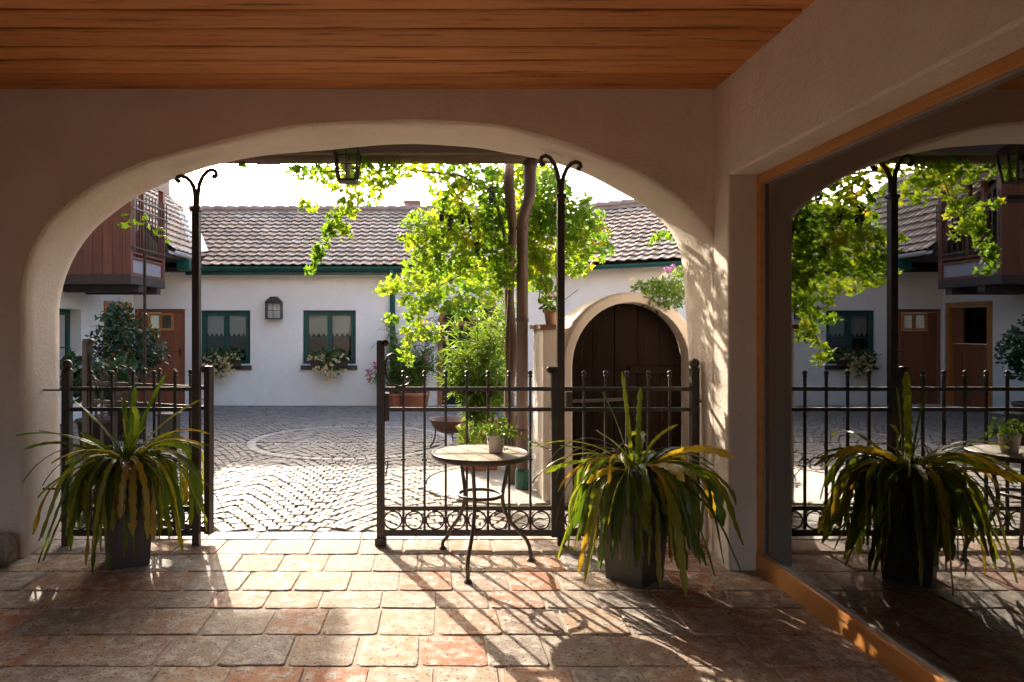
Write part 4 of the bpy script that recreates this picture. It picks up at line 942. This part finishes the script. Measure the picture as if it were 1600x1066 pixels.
# oleanders
def oleander(label, c, potspec, stems, spread, hgt, nleaf, size, pinks=(), group=None, mat='terra'):
    c = V(c); t_ = thing('oleander', label, 'potted plant', c, group); r0, r1, h = potspec; pot(t_, c, r0, r1, h, M[mat]); mb = MB(); top = c + V((0,0,h*.85))
    for k in range(stems):
        a = rnd(0,6.28); lean = math.sqrt(rnd(.02,1))*spread; tip = top + V((math.cos(a)*lean, math.sin(a)*lean*.6, hgt*rnd(.25,1))); ctl = top + V((math.cos(a)*lean*.25, math.sin(a)*lean*.2, hgt*.4))
        pth = [top.lerp(ctl, t).lerp(ctl.lerp(tip, t), t) for t in [i/7 for i in range(8)]]
        MB().tube(pth, [.009-.006*i/7 for i in range(8)], 5).build('stem', M['stem'], t_, True)
        for _ in range(nleaf//stems):
            f = rnd(.1,1); i = min(int(f*7),6); p = pth[i].lerp(pth[i+1], f*7-i); a2 = rnd(0,6.28); e = rnd(-.7,1.0)
            yv = V((math.cos(a2)*math.cos(e), math.sin(a2)*math.cos(e), math.sin(e))); zv = (V((0,0,1)) - yv*yv.z).normalized(); xv = yv.cross(zv)
            put(mb, LL, p, size*rnd(.7,1.2), Matrix((xv, yv, zv)).transposed().to_4x4() @ Matrix.Rotation(rnd(-.6,.6), 4, 'Y'))
    mb.build('foliage', M['oleander'], t_)
    for q in pinks:
        mid_ = top.lerp(q, .5) + V((0,0,.12)); MB().tube([top, mid_, V(q)], .006, 5).build('stem', M['stem'], t_, True); lf_ = MB()
        for _ in range(26):
            f = rnd(.4,1); p = mid_.lerp(V(q), (f-.4)/.6); put(lf_, LL, p, size*rnd(.6,1), rot_rand(.9))
        lf_.build('foliage', M['oleander'], t_)
    for q in pinks: flowers(t_, q, (.06,.05,.06), 4, .05, M['pink'])
    return t_
random.seed(41)
c = V((P(745,0,8.2).x, 8.2, 0)); oleander('tall bright oleander in a terracotta pot behind the gate leaf', c, (.17,.23,.36), 34, .56, 1.65, 2600, .2)
c = V((P(772,0,8.9).x, 9.1, 0)); oleander('drooping pale oleander against the vine post', c, (.15,.2,.3), 18, .42, 2.0, 1100, .2)
c = V((P(648,0,12.6).x, 12.9, 0)); oleander('grey-green oleander in terracotta pot by the green downpipe', c, (.22,.28,.33), 24, .8, 1.6, 1500, .2, [P(668,563,12.7)])
c = V((P(618,0,12.6).x, 13.05, 0)); oleander('pink flowering oleander leaning left of the green downpipe', c, (.15,.19,.3), 14, .62, 1.2, 600, .2, [P(573,578,12.6),P(587,572,12.6),P(578,590,12.6)])
# fire bowl, tub, planting trough
c = G(700,696); c = V((P(703,0,8.9).x, 8.9, 0)); t_ = thing('fire_bowl', 'rusty iron fire bowl on bent legs in the courtyard', 'fire bowl', c)
MB().lathe([(.02,.16),(.12,.17),(.22,.235),(.265,.33),(.275,.345),(.26,.345),(.21,.25),(.1,.2),(.01,.19)], c, 28).build('bowl', M['rust'], t_, True)
for k in range(3):
    a = R(200+120*k); d_ = V((math.cos(a), math.sin(a), 0)); MB().tube([c + d_*.2 + V((0,0,.225)), c + d_*.21 + V((0,0,.12)), c + d_*.24 + V((0,0,.04)), c + d_*.28], .009, 6).build('leg', M['iron'], t_, True)
c = V((P(803,0,7.6).x, 7.6, 0)); t_ = thing('garden_tub', 'dark green garden tub behind the downpipe', 'tub', c)
MB().lathe([(.12,0),(.13,.01),(.165,.5),(.175,.51),(.175,.53),(.155,.53),(.12,.03)], c, 24).build('tub', M['tub'], t_, True)
c = V((P(748,0,7.35).x, 7.35, 0.0)); t_ = thing('planting_trough', 'small terracotta trough of green herbs behind the table', 'trough', c)
MB().box((c.x-.2,c.y-.1,.01),(c.x+.2,c.y+.1,.25)).build('trough', M['terra'], t_, bevel=.012)
mb = MB(); clump(mb, OL, c + V((0,0,.36)), (.24,.13,.15), 260, .07, V((0,-.3,1)), .7); mb.build('foliage', M['herb'], t_)
# left shrubs
random.seed(51)
c = V((P(200,0,9.4).x, 9.4, 0)); t_ = thing('evergreen_shrub', 'dark glossy evergreen shrub in tub before the plank door', 'shrub', c)
MB().lathe([(.2,0),(.27,.45),(.29,.46),(.29,.5),(.25,.5),(.24,.44)], c, 20).build('tub', M['beam'], t_, True)
mb = MB()
for u, v, ru in ((185,510,32),(165,535,26),(205,530,34),(232,540,26),(240,555,20),(190,560,38),(220,575,24),(160,570,26),(185,495,20)): clump(mb, OL, P(u,v,9.4), ru*9.4/F, int(ru*7), .085, V((0,-.2,1)), .8, .5)
mb.build('foliage', M['shrub'], t_)
MB().tube([c + V((0,0,.4)), P(198,560,9.4), P(190,520,9.4)], [.03,.02,.01], 7).build('stem', M['stem'], t_)
c = V((P(150,0,8.3).x, 8.3, 0)); t_ = thing('broad_leaf_plant', 'broad-leaved green plant in tub beside the open gate leaf', 'plant', c)
MB().lathe([(.16,0),(.21,.38),(.23,.39),(.23,.43),(.19,.43)], c, 20).build('tub', M['beam'], t_, True)
mb = MB(); 
for u, v, ru in ((115,575,18),(150,590,26),(185,585,22),(165,610,24),(130,610,20)): clump(mb, OL, P(u,v,8.3), ru*8.3/F, int(ru*2.6), .17, V((0,-.4,1)), .6, .4)
mb.build('foliage', M['shrub'], t_); MB().tube([c + V((0,0,.35)), P(150,600,8.3)], [.02,.01], 7).build('stem', M['stem'], t_)
c = V((P(264,0,8.7).x, 8.7, 0)); MBt = MB().box((c.x-.11,c.y-.11,0),(c.x+.11,c.y+.11,.42)); 
t_ = thing('dark_bin', 'dark square bin standing behind the left fence panel', 'bin', c); MBt.build('body', M['pot'], t_, bevel=.01); MB().box((c.x-.125,c.y-.125,.421),(c.x+.125,c.y+.125,.45)).build('lid', M['pot'], t_, bevel=.008)
c = V((P(226,0,5.9).x, 5.9, 0)); t_ = thing('iron_pole', 'thin black iron pole with climbing shoot left of the gate', 'pole', c)
MB().tube([c, c + V((0,0,2.2))], .014, 8).build('shaft', M['iron'], t_); MB().lathe([(.09,0),(.09,.02),(.02,.05)], c, 16).build('base', M['iron'], t_)
z_ = P(0,493,5.9).z; MB().lathe([(.014,-.03),(.028,-.02),(.028,.01),(.014,.02)], c + V((0,0,z_)), 10).build('collar', M['iron'], t_)
mb = MB()
for u, v in ((192,338),(200,345),(196,355),(210,350),(228,342),(233,350),(240,362),(250,358),(256,368),(222,352),(188,348),(262,375)): put(mb, GL, P(u,v,5.9+rnd(-.08,.08)), rnd(.07,.11), rot_rand(.7, V((0,-.6,.7))))
mb.build('climbing_leaves', M['vine'], t_); MB().tube([P(188,350,5.9), P(210,352,5.9), P(227,350,5.9), P(250,366,5.9), P(264,380,5.9)], .003, 5).build('shoot', M['stem'], t_)
# ------------------------------------------------------------------ lanterns
def lantern(label, c, w0, w1, h, hang, dp=1.0):
    """four-sided lantern, w0 bottom, w1 top width, hung by its roof"""
    c = V(c); t_ = thing('lantern', label, 'lantern', c); mb = MB(); b = .008
    def q(s, z): return [c + V((x*s/2, y*s/2*dp, z)) for x, y in ((-1,-1),(1,-1),(1,1),(-1,1))]
    lo, hi_ = q(w0,0), q(w1,h)
    for i in range(4):
        j = (i+1) % 4; mb.bar(lo[i], hi_[i], .014); mb.bar(lo[i], lo[j], .014); mb.bar(hi_[i], hi_[j], .014); m0, m1 = (lo[i]+lo[j])/2, (hi_[i]+hi_[j])/2; mb.bar(m0, m1, b); mb.bar(lo[i].lerp(hi_[i],.5), lo[j].lerp(hi_[j],.5), b)
    fo_ = mb.build('cage', M['iron'], t_)
    for i in range(4):
        j = (i+1) % 4; MB().add([lo[i], lo[j], hi_[j], hi_[i]], [(0,1,2,3)]).build('pane', M['lampglass'], fo_)
    mb = MB(); T = q(w1*1.12,h+.012) + q(w1*.45,h+.012+w1*.35); mb.add(T, [(3,2,1,0),(0,1,5,4),(1,2,6,5),(2,3,7,6),(3,0,4,7),(4,5,6,7)]); mb.build('roof', M['iron'], t_)
    mb = MB(); mb.add(q(w0*1.05,-.012) + q(w0*1.05,-.004), [(3,2,1,0),(4,5,6,7),(0,1,5,4),(1,2,6,5),(2,3,7,6),(3,0,4,7)]); mb.build('base', M['iron'], t_)
    MB().lathe([(.018,0),(.018,h*.35),(.03,h*.45),(.03,h*.6),(.01,h*.7)], c, 10).build('bulb', M['curtain'], t_, True)
    hang(t_, c, h, w1); return t_
cl_ = P(543,283,5.6)
lantern('hanging black glass lantern under the top of the arch', cl_, .145, .205, .245, lambda t_, c, h, w1: MB().tube([c + V((0,0,h+.07)), V((c.x,c.y,3.66))], .008, 6).build('rod', M['iron'], t_))
cw = P(428,498,YH-.12)
lantern('square glazed wall lantern between the two green windows', cw, .30, .30, .32, lambda t_, c, h, w1: MB().box((c.x-.03,c.y+.085,h+c.z),(c.x+.03,YH-.001,c.z+h+.04)).build('bracket', M['iron'], t_) and MB().box((c.x-.135,c.y+.05,c.z+.01),(c.x+.135,c.y+.056,c.z+h-.01)).build('back_plate', M['curtain'], t_), .5)
# ------------------------------------------------------------------ loose stones at the left pier
def rock(label, c, r, seed):
    random.seed(seed); mb = MB(); mb.ball((0,0,0), 1, 9, 6); vs = []
    for x, y, z in mb.v:
        k_ = 1 + .22*math.sin(x*3.1+seed) + .18*math.cos(y*4+seed*2) + rnd(-.08,.08); q = V((x*r[0]*k_, y*r[1]*k_, z*r[2]*k_)); vs.append((max(min(q.x,r[0]*.9),-r[0]*.9)+c[0], max(min(q.y,r[1]*.9),-r[1]*.9)+c[1], max(min(q.z,r[2]*.85),-r[2]*.85)+c[2]+r[2]*.84))
    mb.v = vs; o = mb.build('loose_stone', M['stone'], base=c); tag(o, label, 'stone', 'rubble at the left pier')
g1 = P(10,890,4.3); rock('pale rough stone lowest at the left picture edge', (g1.x-.12,4.1,0), (.15,.12,.085), 3)
rock('brown broken stone behind the pale one at left pier', (g1.x-.08,4.33,0), (.13,.1,.12), 8)
